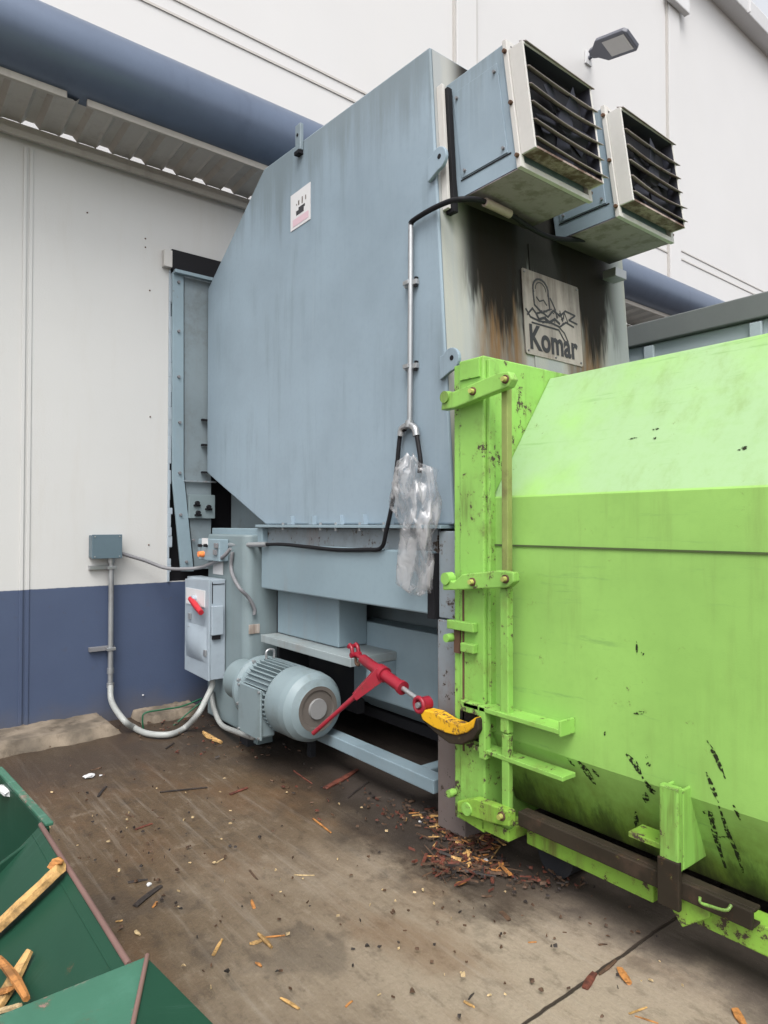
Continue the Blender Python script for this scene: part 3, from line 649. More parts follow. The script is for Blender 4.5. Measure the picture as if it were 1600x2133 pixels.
# fan boxes --------------------------------------------------------
MUN, MCU = underside_paint(), rusty_under()
M_cowl_shade = paint('cowl_shade_paint', (.035, .037, .05), .7, .2, grime=.3)  # near-black standing in for the shade inside the cowls
def sh_(z): return (z - 3.36) * .14       # boxes lean with the hood front
def fan_box(X0, X1, seed):
    rnd = random.Random(seed)
    zb, zt = 3.36, 4.03; ya, yb = 2.16, 2.58
    m = MB()
    vs = [(X, y + sh_(z), z) for z in (zb, zt) for X, y in ((X0, ya), (X1, ya), (X1, yb), (X0, yb))]
    m.add(vs, [(4, 5, 6, 7), (1, 2, 6, 5), (2, 3, 7, 6), (3, 0, 4, 7), (0, 1, 5, 4)])
    bx_ = m.build('fan_box', M_hood, cmp_, .006)
    MB().plate([(X0 + .002, ya + .002, zb - .003), (X1 - .002, ya + .002, zb - .003), (X1 - .002, yb + .0, zb - .003), (X0 + .002, yb + .0, zb - .003)], (0, 0, -.004)).build('underside', MUN, bx_)
    # access panel
    x_ = X0 - .006
    m = MB().add([(x_, ya + .05 + sh_(zb + .10), zb + .10), (x_, yb - .05 + sh_(zb + .10), zb + .10), (x_, yb - .05 + sh_(zt - .08), zt - .08), (x_, ya + .05 + sh_(zt - .08), zt - .08),
                  (X0 + .001, ya + .05 + sh_(zb + .10), zb + .10), (X0 + .001, yb - .05 + sh_(zb + .10), zb + .10), (X0 + .001, yb - .05 + sh_(zt - .08), zt - .08), (X0 + .001, ya + .05 + sh_(zt - .08), zt - .08)],
                 [(0, 1, 2, 3), (0, 4, 5, 1), (1, 5, 6, 2), (2, 6, 7, 3), (3, 7, 4, 0)])
    m.build('access_panel', M_hood, bx_, .002)
    m = MB()
    for y, z in ((ya + .07, zb + .13), (yb - .08, zb + .13), (ya + .07, zt - .12), (yb - .08, zt - .12)):
        m.cyl((x_, y + sh_(z), z), (x_ - .012, y + sh_(z), z), .009, .008, 8)
    m.build('panel_screw', M_dkgrey, bx_)
    # shadow gap round the panel foot
    m = MB().plate([(x_ + .002, ya + .03 + sh_(zb + .09), zb + .087), (x_ + .002, yb - .04 + sh_(zb + .09), zb + .087), (x_ + .002, yb - .04 + sh_(zb + .09), zb + .093), (x_ + .002, ya + .03 + sh_(zb + .09), zb + .093)], (.003, 0, 0)); m.build('panel_gap', M_black, bx_)
    # cream flange
    fl = MB(); F0 = ya - .028
    for (xa, xb, za, zb2) in ((X0 - .012, X0 + .02, zb - .01, zt + .005), (X1 - .02, X1 + .012, zb - .01, zt + .005), (X0 + .02, X1 - .02, zb - .01, zb + .02), (X0 + .02, X1 - .02, zt - .02, zt + .005)):
        vs = [(X, y + sh_(z), z) for z in (za, zb2) for X, y in ((xa, F0), (xb, F0), (xb, ya - .001), (xa, ya - .001))]
        fl.add(vs, [(0, 3, 2, 1), (4, 5, 6, 7), (0, 1, 5, 4), (1, 2, 6, 5), (2, 3, 7, 6), (3, 0, 4, 7)])
    fl.build('flange', M_cream, bx_, .002)
    m = MB()
    for z in (zb + .05, zb + .33, zt - .06):
        m.cyl((X0 - .012, F0 + .012 + sh_(z), z), (X0 - .028, F0 + .012 + sh_(z), z), .011, .010, 8)
        m.cyl((X1 + .012, F0 + .012 + sh_(z), z), (X1 + .028, F0 + .012 + sh_(z), z), .011, .010, 8)
    m.build('flange_bolt', M_rust, bx_)
    # cowl: four walls, open front
    C0, C1 = ya - .115, F0 - .001; czb, czt = zb + .055, zt - .05; th = .012
    m = MB()
    def wl(xa, xb, za, zb2, ins=0):
        vs = [(X, y + sh_(z), z) for z in (za, zb2) for X, y in ((xa, C0), (xb, C0), (xb, C1), (xa, C1))]
        m.add(vs, [(0, 3, 2, 1), (4, 5, 6, 7), (0, 1, 5, 4), (1, 2, 6, 5), (2, 3, 7, 6), (3, 0, 4, 7)])
    wl(X0 + .0, X0 + th, czb, czt); wl(X1 - th, X1, czb, czt); wl(X0 + th, X1 - th, czt - th, czt)
    cw = m.build('cowl', M_cream, bx_, .002)
    m = MB(); vs = [(X, y + sh_(z), z) for z, zz in ((czb, 0), (czb + th, 0)) for X, y in ((X0 + th, C0), (X1 - th, C0), (X1 - th, C1), (X0 + th, C1))]
    m.add(vs, [(0, 3, 2, 1), (4, 5, 6, 7), (0, 1, 5, 4), (1, 2, 6, 5), (2, 3, 7, 6), (3, 0, 4, 7)]); m.build('cowl_floor', MCU, bx_)
    m = MB()
    for (xa, xb, za, zb2) in ((X0 + th + .0005, X0 + th + .002, czb + th, czt - th), (X1 - th - .002, X1 - th - .0005, czb + th, czt - th), (X0 + th + .003, X1 - th - .003, czt - th - .004, czt - th - .001)):
        vs = [(X, y + sh_(z), z) for z in (za, zb2) for X, y in ((xa, C0 + .004), (xb, C0 + .004), (xb, C1 - .012), (xa, C1 - .012))]
        m.add(vs, [(0, 3, 2, 1), (4, 5, 6, 7), (0, 1, 5, 4), (1, 2, 6, 5), (2, 3, 7, 6), (3, 0, 4, 7)])
    m.build('cowl_shade', M_cowl_shade, bx_)  # added dark sheets that paint shade onto the cowl's inner faces
    # dark inside with a fan motor and blades
    m = MB(); vs = [(X, C1 - .012 + sh_(z), z) for z in (czb + th, czt - th) for X in (X0 + th, X1 - th)]
    m.add([vs[0], vs[1], vs[3], vs[2]], [(0, 1, 2, 3)]); m.build('fan_recess', M_dark, bx_)
    xc, zc_ = (X0 + X1) / 2, (czb + czt) / 2; yc = C1 - .02 + sh_(zc_)
    fm = MB().cyl((xc + .03, yc, zc_ - .02), (xc + .03, yc - .05, zc_ - .02), .07, .06, 20)
    for i in range(5):
        t = 2 * math.pi * i / 5 + seed; d = Vector((math.cos(t), 0, math.sin(t))); e = Vector((-math.sin(t), 0, math.cos(t)))
        c0 = Vector((xc + .03, yc - .02, zc_ - .02)); fm.plate([c0 + d * .05 - e * .03, c0 + d * .20 - e * .06, c0 + d * .21 + e * .06 + Vector((0, -.03, 0)), c0 + d * .05 + e * .03 + Vector((0, -.015, 0))], (0, .003, 0))
    fm.build('fan', M_cowl_shade, bx_)  # blades share the cowl's painted shade colour
    # sagging slats, reaching past the cowl on the far side
    n = 6
    for i in range(n):
        z = czt - (czt - czb) * (i + .25) / n - .02 if i else czt - .004
        sag = rnd.choice((.006, .014, .022)) if i else .0; mm = MB(); N = 14; vs = []
        ext = rnd.uniform(.02, .05)
        for kx in range(N + 1):
            t = kx / N; X = X0 + th + .004 + (X1 - X0 - 2 * th + ext) * t
            dz = -sag * math.sin(math.pi * min(1, t * 1.02)) - .012 * t
            y0 = C0 - .012 + sh_(z)
            vs += [(X, y0, z + dz), (X, y0 + .045, z + dz + .022), (X, y0 + .045, z + dz + .026), (X, y0, z + dz + .005)]
        fs = []
        for kx in range(N):
            a_ = kx * 4
            for q in range(4): fs.append((a_ + q, a_ + (q + 1) % 4, a_ + 4 + (q + 1) % 4, a_ + 4 + q))
        mm.add(vs, fs, True); mm.add([vs[0], vs[1], vs[2], vs[3]], [(0, 1, 2, 3)]); mm.add(vs[-4:], [(0, 1, 2, 3)])
        mm.build('slat', paint('slat_steel', (.20, .17, .16), .6, .25, streak=.3, grime=.8, grime_col=(.09, .042, .026)), bx_)
    return bx_
fan_box(2.555, 3.125, 1); fan_box(3.405, 3.985, 4)
MB().box((3.93, 2.50, 3.24), (4.06, 2.60, 3.30)).build('corner_bracket', M_galv, cmp_, .004)

# maker's plate -----------------------------------------------------
ys = yfront(2.85) - .022
pA = onY(1093, 650, ys); pB = onY(1211, 650, ys); zT = onY(1150, 575, ys).z; zBt = onY(1100, 738, ys).z
sgn = MB(); px0, px1 = pA.x, pB.x; lean = (f1.y - YF0) / (f1.z - ZF)
def sg(u, v, d=0.0):  # point on the plate, u v in 0..1
    z = zBt + (zT - zBt) * v; return Vector((px0 + (px1 - px0) * u, yfront(z) - .018 - d, z))
sgn.plate([sg(.02, 0), sg(.98, 0), sg(1, .02), sg(1, .98), sg(.98, 1), sg(.02, 1), sg(0, .98), sg(0, .02)], (0, .005, 0)); sign = sgn.build('maker_plate', M_signtan, cmp_)
W_, H_ = px1 - px0, zT - zBt
def stroke(mb, pts, w_=.012):
    for (a0, b0), (a1, b1) in zip(pts, pts[1:]):
        p, q = sg(a0, b0, .0015), sg(a1, b1, .0015); d = (q - p); 
        if d.length < 1e-6: continue
        d.normalize(); n_ = Vector((d.z, 0, -d.x)) * w_ / 2; p = p - d * w_ * .3; q = q + d * w_ * .3
        mb.plate([p - n_, q - n_, q + n_, p + n_], (0, -.0006 - random.random() * .0005, 0))
cu = bpy.data.curves.new('plate_word', 'FONT'); cu.body = 'Komar'; cu.size = .165; cu.extrude = .001; cu.offset = .0045; cu.space_character = 1.02
to = bpy.data.objects.new('plate_word', cu); C.objects.link(to)
bpy.context.view_layer.update()
me = bpy.data.meshes.new_from_object(to.evaluated_get(bpy.context.evaluated_depsgraph_get())); C.objects.unlink(to); bpy.data.objects.remove(to)
xs_ = [v.co.x for v in me.vertices]; tw = max(xs_) - min(xs_); k_ = W_ * .84 / tw
for v in me.vertices:
    x_, y_, z_ = v.co; z = zBt + H_ * .075 + y_ * k_ * 1.25; v.co = Vector((px0 + W_ * .07 + (x_ - min(xs_)) * k_, yfront(z) - .0205 - z_ * .5, z)) - Vector(cmp_['_org'])
me.materials.clear(); me.materials.append(M_ink); to = bpy.data.objects.new('plate_word', me); C.objects.link(to); to['_org'] = cmp_['_org']; to.parent = sign
em = MB()
arc = lambda cx, cy, rx, ry, a0, a1, n=14: [(cx + rx * math.cos(R(a0 + (a1 - a0) * i / n)), cy + ry * math.sin(R(a0 + (a1 - a0) * i / n))) for i in range(n + 1)]
stroke(em, arc(.30, .80, .13, .13, -20, 200)); stroke(em, arc(.30, .80, .09, .09, 0, 180), .006)
stroke(em, [(.17, .76), (.18, .60), (.30, .53), (.44, .60), (.43, .78)])
stroke(em, [(.22, .70), (.27, .66), (.34, .69), (.39, .64)], .008)
stroke(em, [(.05, .46), (.14, .55), (.20, .50), (.30, .54), (.40, .50), (.50, .60), (.62, .56), (.72, .64), (.90, .62), (.78, .54), (.93, .52)])
stroke(em, [(.03, .52), (.10, .44), (.25, .42), (.45, .44), (.60, .42), (.72, .50), (.86, .47)])
stroke(em, [(.20, .50), (.24, .44), (.34, .48), (.42, .44), (.52, .50), (.60, .46)], .016)
stroke(em, [(.12, .38), (.58, .38), (.66, .28), (.70, .24)], .010); stroke(em, [(.58, .42), (.68, .36), (.74, .26)], .010)
stroke(em, [(.46, .74), (.54, .62), (.56, .52)], .010); stroke(em, [(.62, .62), (.66, .50), (.70, .62), (.76, .50)], .008)
for i in range(16): u_, v_ = random.uniform(.15, .7), random.uniform(.42, .6); stroke(em, [(u_, v_), (u_ + random.uniform(-.05, .05), v_ + random.uniform(-.04, .04))], .006)
em.build('emblem', M_ink, sign)
m = MB()
for u_, v_ in ((.04, .04), (.96, .04), (.04, .96), (.96, .96), (.5, .03)):
    p = sg(u_, v_); m.cyl(p, p + Vector((0, -.006, 0)), .007, .006, 8)
m.build('rivet', M_dkgrey, sign)

# motor ------------------------------------------------------------
MX, MZ, MYf, MYb = 2.30, .445, 3.56, 4.33
c0 = Vector((MX, MYb, MZ)); AX = Vector((0, -.757, 0)); Lm = MYb - MYf
MB().cyl((MX, MYb + .02, MZ), (MX, 4.6185, MZ), .13, .15, 28).box((MX + .0, MYb + .03, .02), (MX + .12, MYb + .10, MZ)).build('coupling_housing', M_cab, cmp_)
mot = rings(c0, [(-.02, .12), (.0, .20), (.02, .222), (.06, .222), (.08, .20), (.14, .195), (.62, .195), (.66, .185)], AX, 40).build('motor', M_motor, cmp_)
m = MB()
for i in range(44):
    t = 2 * math.pi * i / 44; d = Vector((math.cos(t), 0, math.sin(t))); e = Vector((-math.sin(t), 0, math.cos(t)))
    p = c0 + d * .19; m.plate([p + AX * .16 - e * .004, p + AX * .62 - e * .004, p + AX * .62 + d * .034 - e * .003, p + AX * .16 + d * .034 - e * .003], e * .007)
m.build('cooling_fin', M_motor, mot)
cowl = rings(c0, [(.62, .208), (.63, .222), (.86, .222), (.93, .215), (.985, .185), (1.01, .145), (1.013, .142)], AX, 48).build('fan_cowl', M_motor, mot)
rings(c0, [(1.013, .142), (1.012, .118), (1.000, .114), (1.000, .06), (1.006, .058), (1.014, .055)], AX, 40).build('grille_ring', paint('grille_grey', (.105, .092, .082), .6, .2, grime=.5), mot)
MB().cyl(c0 + AX * 1.0, c0 + AX * 1.018, .066, .062, 28).build('cowl_hub', paint('hub_grey', (.20, .20, .20), .5, .1, grime=.3), mot)
m = MB()
for i in range(8):
    t = R(22 + 45 * i); d = Vector((math.cos(t), 0, math.sin(t))); p = c0 + d * .208; m.cyl(p + AX * .06, p + AX * .09, .014, .014, 6, smooth=False)
m.build('flange_bolt', M_galv, mot)
m = MB().tube([c0 + AX * .20 + Vector((-.03, 0, .22)), c0 + AX * .20 + Vector((-.03, 0, .27)), c0 + AX * .20 + Vector((0, 0, .285)), c0 + AX * .20 + Vector((.03, 0, .27)), c0 + AX * .20 + Vector((.03, 0, .22))], .009, 8); m.build('lifting_eye', M_galv, mot)
tb = MB(); tb.prism([(3.90, .22), (4.16, .22), (4.19, .27), (4.19, .52), (3.90, .52)], 2.085, 2.185, 'X'); tbo = tb.build('terminal_box', M_motor, mot, .012)
MB().box((2.068, 3.885, .21), (2.0845, 4.20, .535)).build('terminal_lid', M_motor, mot, .006)
MB().box((2.1855, 3.95, .30), (2.22, 4.15, .48)).build('terminal_neck', M_motor, mot)
m = MB()
for y_, z_ in ((3.90, .225), (4.185, .225), (3.90, .52), (4.185, .52)): m.cyl((2.0675, y_, z_), (2.058, y_, z_), .009, .009, 6)
m.build('terminal_screw', M_galv, mot)
MB().cyl((2.13, 4.10, .219), (2.13, 4.10, .17), .028, .028, 12).build('gland', M_galv, mot)
MB().box((MX - .05, 4.42, .0), (MX + .12, 4.54, .25)).build('motor_foot', M_dark, cmp_)  # painted near-black for the shadow under the motor
# disconnect switch box ---------------------------------------------
DX0, DX1 = 2.18, 2.325; dy0, dy1 = 4.95, 5.42; dz0 = onX(434, 1419, DX0).z; dz1 = onX(434, 1208, DX0).z
db = MB().box((DX0 + .02, dy0, dz0), (DX1, dy1, dz1)).build('disconnect_box', M_ltgrey, cmp_, .006)
m = MB(); cz = (dz0 + dz1) / 2
m.prism([(dy0 - .004, dz0 - .004), (dy1 + .004, dz0 + .01), (dy1 + .004, dz1 - .02), (dy0 - .004, dz1 + .004)], DX0 + .004, DX0 + .0195, 'X'); m.build('box_door', M_ltgrey, db, .004)
# pressed dome on the lower part of the door
N = 12; vs = []
for i in range(N + 1):
    for j in range(N + 1):
        a_, b_ = i / N, j / N; h_ = .045 * math.sin(math.pi * a_) ** .6 * math.sin(math.pi * b_) ** .8
        vs.append((DX0 + .003 - h_, dy0 + .03 + (dy1 - dy0 - .06) * a_, dz0 + .13 + .28 * b_))
MB().add(vs, [(i * (N + 1) + j, (i + 1) * (N + 1) + j, (i + 1) * (N + 1) + j + 1, i * (N + 1) + j + 1) for i in range(N) for j in range(N)], True).build('door_dome', M_ltgrey, db)
MB().box((DX0 - .004, dy0 + .06, dz1 - .22), (DX0 + .003, dy1 - .04, dz1 - .09)).build('door_label', M_white, db)
hp0 = onX(397, 1247, DX0 - .03); hp1 = onX(419, 1276, DX0 - .05)
MB().tube([hp0, (hp0 + hp1) / 2, hp1], [.022, .026, .022], 10).build('switch_handle', M_redbr, db)
MB().cyl((DX0 + .003, hp0.y - .03, hp0.z), (DX0 - .035, hp0.y - .03, hp0.z), .030, .026, 16).build('switch_hub', M_ltgrey, db)
m = MB()
for px, py in ((396, 1283), (396, 1310), (428, 1360)):
    p = onX(px, py, DX0); m.box((DX0 - .012, p.y - .022, p.z - .025), (DX0 + .003, p.y + .022, p.z + .025))
m.build('door_clip', M_galv, db, .003)
zz0 = onY(450, 1322, dy0).z; zz1 = onY(450, 1262, dy0).z
m = MB().box((DX0 + .02, dy0 - .03, zz0), (DX1 - .03, dy0 - .0015, zz1)); m.build('interlock_cover', M_ltgrey, db, .004)
MB().box((DX0 + .03, dy0 - .022, zz0 - .035), (DX1 - .05, dy0 - .002, zz0 - .002)).build('latch', M_black, db)
m = MB().box((DX0 + .03, dy0 - .004, zz1 + .02), (DX0 + .036, dy0 - .0012, dz1 - .02)).box((DX0 + .037, dy0 - .004, dz1 - .04), (DX1 - .01, dy0 - .0012, dz1 - .034)); m.build('panel_seam', M_black, db)

# ================================================================== ELECTRICAL RUNS (each a thing of its own)
pj = onY(219, 1138, YW - .06)
jb = thing('junction_box', (pj.x, YW, pj.z), 'small square blue grey junction box on the white wall above the conduit', 'junction box')
hw = .110; MB().box((pj.x - hw, YW - .11, pj.z - .09), (pj.x + hw, YW - .0015, pj.z + .09)).build('enclosure', M_jbox, jb, .004)
MB().box((pj.x - hw - .006, YW - .122, pj.z - .096), (pj.x + hw + .006, YW - .1105, pj.z + .096)).build('lid', M_jbox, jb, .003)
m = MB()
for a_ in (-1, 1):
    for b_ in (-1, 1): m.cyl((pj.x + a_ * (hw - .015), YW - .122, pj.z + b_ * .08), (pj.x + a_ * (hw - .015), YW - .127, pj.z + b_ * .08), .006, None, 8)
m.build('lid_screw', M_galv, jb)
# rigid conduit, strut brackets and the pale loop hose
Yc = YW - .06
ct = onY(232, 1168, Yc); cb_ = onY(228, 1430, Yc)
cond = thing('wall_conduit', (ct.x, Yc, cb_.z), 'straight galvanised conduit down the blue wall under the junction box', 'conduit')
MB().cyl((ct.x, Yc, pj.z - .095), (ct.x, Yc, cb_.z), .021, None, 16).build('pipe', M_galv, cond)
m = MB()
for z_, r_ in ((pj.z - .115, .030), (onY(230, 1398, Yc).z, .027), (cb_.z + .01, .029), (cb_.z + .13, .026)): m.cyl((ct.x, Yc, z_ - .018), (ct.x, Yc, z_ + .018), r_, None, 14)
m.build('coupling', M_galv, cond)
for py in (1184, 1356):
    a_ = onY(188, py, Yc); b_ = onY(238, py, Yc)
    MB().box((a_.x, YW - .04, a_.z - .014), (b_.x + .01, YW - .0015, a_.z + .020)).build('strut', M_galv if py < 1200 else M_dkgrey, cond, .002)
    MB().box((ct.x - .034, Yc - .028, a_.z - .012), (ct.x + .034, Yc + .019, a_.z + .012)).build('clamp', M_galv, cond, .003)
pts = [Vector((ct.x, Yc, cb_.z + .02))]
for px, py, Y_ in ((233, 1462, 5.55), (258, 1500, 5.25), (280, 1516, 0), (308, 1528, 0), (352, 1530, 0), (385, 1516, 0), (412, 1488, 4.92), (430, 1455, 4.97), (442, 1428, 5.02)): pts.append(onY(px, py, Y_) if Y_ else onZ(px, py, .03))
pts.append(Vector((2.25, 5.02, dz0 + .005)))
tag(MB().tube(pts, .023, 14, 8).build('conduit_hose', M_hose), 'thick pale flexible hose looping near the ground from wall conduit to switch box', 'hose')
pts = [Vector((pj.x + hw, YW - .05, pj.z - .055)), onY(300, 1167, 5.6), onY(345, 1183, 5.52), onY(390, 1185, 5.35), onX(425, 1180, 2.27), onX(462, 1162, 2.27), onX(480, 1143, 2.30)]
tag(MB().tube(pts, .015, 10, 8).build('grey_hose', M_dkgrey), 'slim dark grey flexible hose from junction box across to the push buttons', 'hose')
pts = [onX(478, 1140, 2.31), onX(482, 1190, 2.31), onX(497, 1215, 2.30)] 
pts = [onX(484, 1150, 2.31), onX(482, 1188, 2.31), onY(497, 1222, 4.60), onY(518, 1245, 4.59), onY(530, 1268, 4.595), onY(530, 1280, 4.60)]
tag(MB().tube(pts, .014, 10, 8).build('cabinet_hose', M_dkgrey), 'short dark hose curving down the front of the grey cabinet', 'hose')
pts = [onX(440, 1440, 2.30), onX(447, 1480, 2.29), onX(462, 1510, 2.27), onX(492, 1524, 2.20), onX(525, 1535, 2.14), Vector((2.13, 4.10, .18))]
tag(MB().tube(pts, .020, 10, 8).build('motor_hose', M_hose), 'grey hose curving round the cabinet foot to the motor terminal box', 'hose')
m = MB().tube([onX(465, 1135, 2.33), onX(510, 1135, 2.36), onX(556, 1134, 2.40)], .020, 12, 4)
m.build('horizontal_pipe', M_galv); o = bpy.data.objects['horizontal_pipe']; tag(o, 'short horizontal galvanised pipe left of the long black cable', 'pipe')
pts = [onX(556, 1134, 2.40), onX(590, 1134, 2.40), onX(640, 1139, 2.405), onX(700, 1145, 2.41), onX(760, 1145, 2.41), onX(794, 1141, 2.41), onX(805, 1105, 2.40), onX(817, 1050, 2.40), onX(822, 1010, 2.42), onX(828, 960, 2.42), onX(834, 905, 2.43), onX(845, 893, 2.43)]
tag(MB().tube(pts, .0125, 10, 8).build('black_cable', M_black), 'long black cable sagging under the hood flange and rising to the tee fitting', 'cable')
# vertical conduit on the hood
q0 = onX(856, 466, 2.43); q1 = onX(853, 880, 2.43)
vc = thing('hood_conduit', q1, 'straight vertical galvanised conduit clamped to the hood side', 'conduit')
MB().tube([q0, onX(854, 880, 2.43)], .0145, 12, 1).build('pipe', M_galv, vc)
for py in (592, 765):
    p = onX(856, py, 2.45); o_ = MB().box((2.436, p.y - .060, p.z - .014), (2.458, p.y + .045, p.z + .014)).build('strut', M_galv, vc, .002)
    MB().box((2.408, p.y - .024, p.z - .012), (2.4355, p.y + .024, p.z + .012)).build('clamp', M_galv, vc, .003)
    MB().box((2.436, p.y - .057, p.z - .030), (2.450, p.y - .042, p.z - .0145)).box((2.436, p.y - .058, p.z + .015), (2.455, p.y - .045, p.z + .026)).build('clamp_bolt', M_black, vc)
p = onX(852, 890, 2.43)
m = MB().tube([onX(853, 876, 2.43), onX(853, 890, 2.43)], .024, 12, 1); m.tube([onX(835, 908, 2.43), onX(838, 893, 2.43), onX(852, 886, 2.43), onX(864, 892, 2.43), onX(868, 908, 2.43)], .020, 12, 6); m.build('tee_fitting', M_galv, vc)
tag(MB().tube([onX(868, 905, 2.43), onX(872, 930, 2.42), onX(876, 960, 2.40), onX(874, 985, 2.40)], .013, 10, 6).build('cable_stub', M_black), 'short thick black cable going from the tee fitting into the plastic bag', 'cable')
pts = [q0 - Vector((0, 0, .01)), onX(860, 460, 2.43), onX(895, 438, 2.43), onX(935, 420, 2.44), onX(965, 415, 2.46), onY(1000, 417, 2.44), onY(1035, 433, 2.44), onY(1065, 448, 2.45), onY(1115, 480, 2.46), onY(1160, 497, 2.47), onY(1235, 500, 2.47)]
tag(MB().tube(pts, .0145, 10, 8).build('fan_cable', M_black), 'black cable arching from the conduit top to under the fan boxes', 'cable')
tag(MB().tube([onY(1010, 421, 2.438), onY(1038, 434, 2.438), onY(1062, 446, 2.443)], .023, 12, 4).build('cable_gland', paint('gland_tan', (.30, .24, .21), .5, .2, grime=.3)), 'tan tape wrapped joint on the cable under the left fan box', 'fitting')
# green wires by the footing
for i, pl in enumerate(([(300, 1526), (297, 1500), (303, 1485), (340, 1478), (380, 1471), (420, 1455)], [(345, 1524), (375, 1500), (410, 1470), (440, 1450)], [(330, 1531), (370, 1517), (412, 1506)])):
    o = MB().tube([onY(x_, y_, 5.30 - .03 * i) for x_, y_ in pl], .006, 6, 6).build('green_wire', M_wire)
    tag(o, ('green wire bent upright and running back along the footing', 'green wire slanting up from the ground behind the pale hose', 'shortest green wire lying low behind the pale hose')[i], 'wire')

# plastic bag --------------------------------------------------------
def bag():
    rnd = random.Random(5); rows = [(948, 852, 10), (962, 850, 22), (985, 860, 44), (1005, 856, 50), (1030, 862, 54), (1055, 862, 52), (1080, 868, 46), (1100, 872, 34), (1120, 872, 31), (1150, 868, 34), (1180, 864, 36), (1210, 862, 36), (1228, 866, 30), (1238, 868, 14)]
    seg = 36; vs = []; n = 0; dense = []
    for (a, b) in zip(rows, rows[1:]):
        for k in range(4): t = k / 4; dense.append(tuple(a[i] * (1 - t) + b[i] * t for i in range(3)))
    dense.append(rows[-1])
    ph = [rnd.uniform(0, 6.28) for _ in range(8)]
    for r_, (py, px, hwp) in enumerate(dense):
        c = onX(px, py, 2.36); s_ = c.x / 2.36; hw_ = hwp / FPX * 3.35 * 1.35
        for j in range(seg):
            t = 2 * math.pi * j / seg
            cr = 1 + .20 * math.sin(3 * t + ph[0] + r_ * .16) + .13 * math.sin(6 * t + ph[1] - r_ * .22) + .07 * math.sin(11 * t + r_ * .35) + rnd.uniform(-.02, .02)
            vs.append((c.x + math.sin(t) * min(.055, hw_ * .5) * cr, c.y + math.cos(t) * hw_ * cr, c.z + .012 * math.sin(3 * t + r_ * .6)))
    nr = len(dense)
    fs = [(i * seg + j, i * seg + (j + 1) % seg, (i + 1) * seg + (j + 1) % seg, (i + 1) * seg + j) for i in range(nr - 1) for j in range(seg)]
    return MB().add(vs, fs, True)
PB = plastic_bag()
tag(bag().build('plastic_bag', PB), 'crumpled clear plastic bag hanging over a cable on the hood side', 'bag')

# ================================================================== LIME CONTAINER
XC = 2.40
lc = thing('waste_container', (XC, 2.2, 0), 'bright lime green roll-off waste container docked at the compactor', 'container')
YC = 2.198; ZC1, ZC0, ZTOP, ZLOW = 1.725, .61, 2.36, .26
XW = 4.60
prof = [(XC, ZC0), (XC, ZC1), (2.84, ZTOP), (XW - .44, ZTOP), (XW, ZC1), (XW, ZC0), (XW - .16, ZLOW), (2.56, ZLOW)]
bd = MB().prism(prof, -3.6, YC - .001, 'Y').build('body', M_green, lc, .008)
MB().box((XC - .006, -3.5, 1.499), (XC - .0005, YC - .003, 1.507)).build('weld_seam', paint('seam_dark', (.06, .09, .03), .7, .3, grime=.5), bd)
# end frame: hull plate and posts
FX, FZT = 2.345, 2.405
MB().box((FX, YC, .16), (XW + .04, YC + .165, FZT)).build('end_frame', M_greenb, lc, .008)
MB().box((FX + .006, YC + .1655, .16), (XW + .0, YC + .205, FZT - .015)).build('frame_lip', M_greenb, lc, .004)
MB().box((FX + .002, YC + .02, FZT - .10), (FX - .006 + .008 - .012, YC + .15, FZT - .01)).build('corner_pad', M_greenb, lc, .002)
m = MB()
p = onX(1013, 1000, FX)
m.box((FX + .018, YC - .022, .62), (FX + .06, YC - .0015, FZT - .02)); m.build('frame_rib', M_greenb, lc, .004)
# bars either side of the hook slot
def yx(px, X=2.33): return onX(px, 1092, X).y
def arm(pts, X0, X1, name, mt=M_greenb, bev=.006):
    m = MB().prism([(q.y, q.z) for q in pts], X0, X1, 'X'); return m.build(name, mt, lc, bev)
XA = 2.285
a1 = arm([onX(x_, y_, XA) for x_, y_ in ((921, 855), (925, 822), (950, 815), (1040, 777), (1062, 774), (1070, 790), (1062, 806), (1020, 822), (950, 850))], XA - .01, XA + .035, 'latch_arm')
a2 = arm([onX(x_, y_, XA) for x_, y_ in ((925, 1229), (925, 1200), (948, 1212), (965, 1196), (1040, 1188), (1072, 1192), (1073, 1212), (1060, 1224), (950, 1229))], XA - .01, XA + .035, 'latch_arm')
a3 = arm([onX(x_, y_, XA) for x_, y_ in ((955, 1690), (955, 1668), (990, 1662), (1040, 1680), (1064, 1690), (1064, 1722), (1020, 1712), (985, 1700))], XA - .01, XA + .035, 'latch_arm', M_greend)
def pin(px, py, X, r_, l_, par, nm, mt): p = onX(px, py, X); return MB().cyl(p + Vector((.02, 0, 0)), p + Vector((-l_, 0, 0)), r_, r_ * .92, 18).build(nm, mt, par, .003)
for ar, lst in ((a1, ((932, 828), (985, 815), (1053, 790))), (a2, ((934, 1205), (984, 1212), (1053, 1206))), (a3, ((978, 1683), (1045, 1700)))):
    for i, (px, py) in enumerate(lst):
        if i == 0: pin(px, py, XA + .004, .032, .024, ar, 'knob', M_greenb)
        else: 
            pin(px, py, XA - .012, .021, .006, ar, 'washer', M_rust); pin(px, py, XA - .016, .012, .022, ar, 'bolt', paint('bolt_lime', (.35, .36, .10), .5, .2, grime=.4))
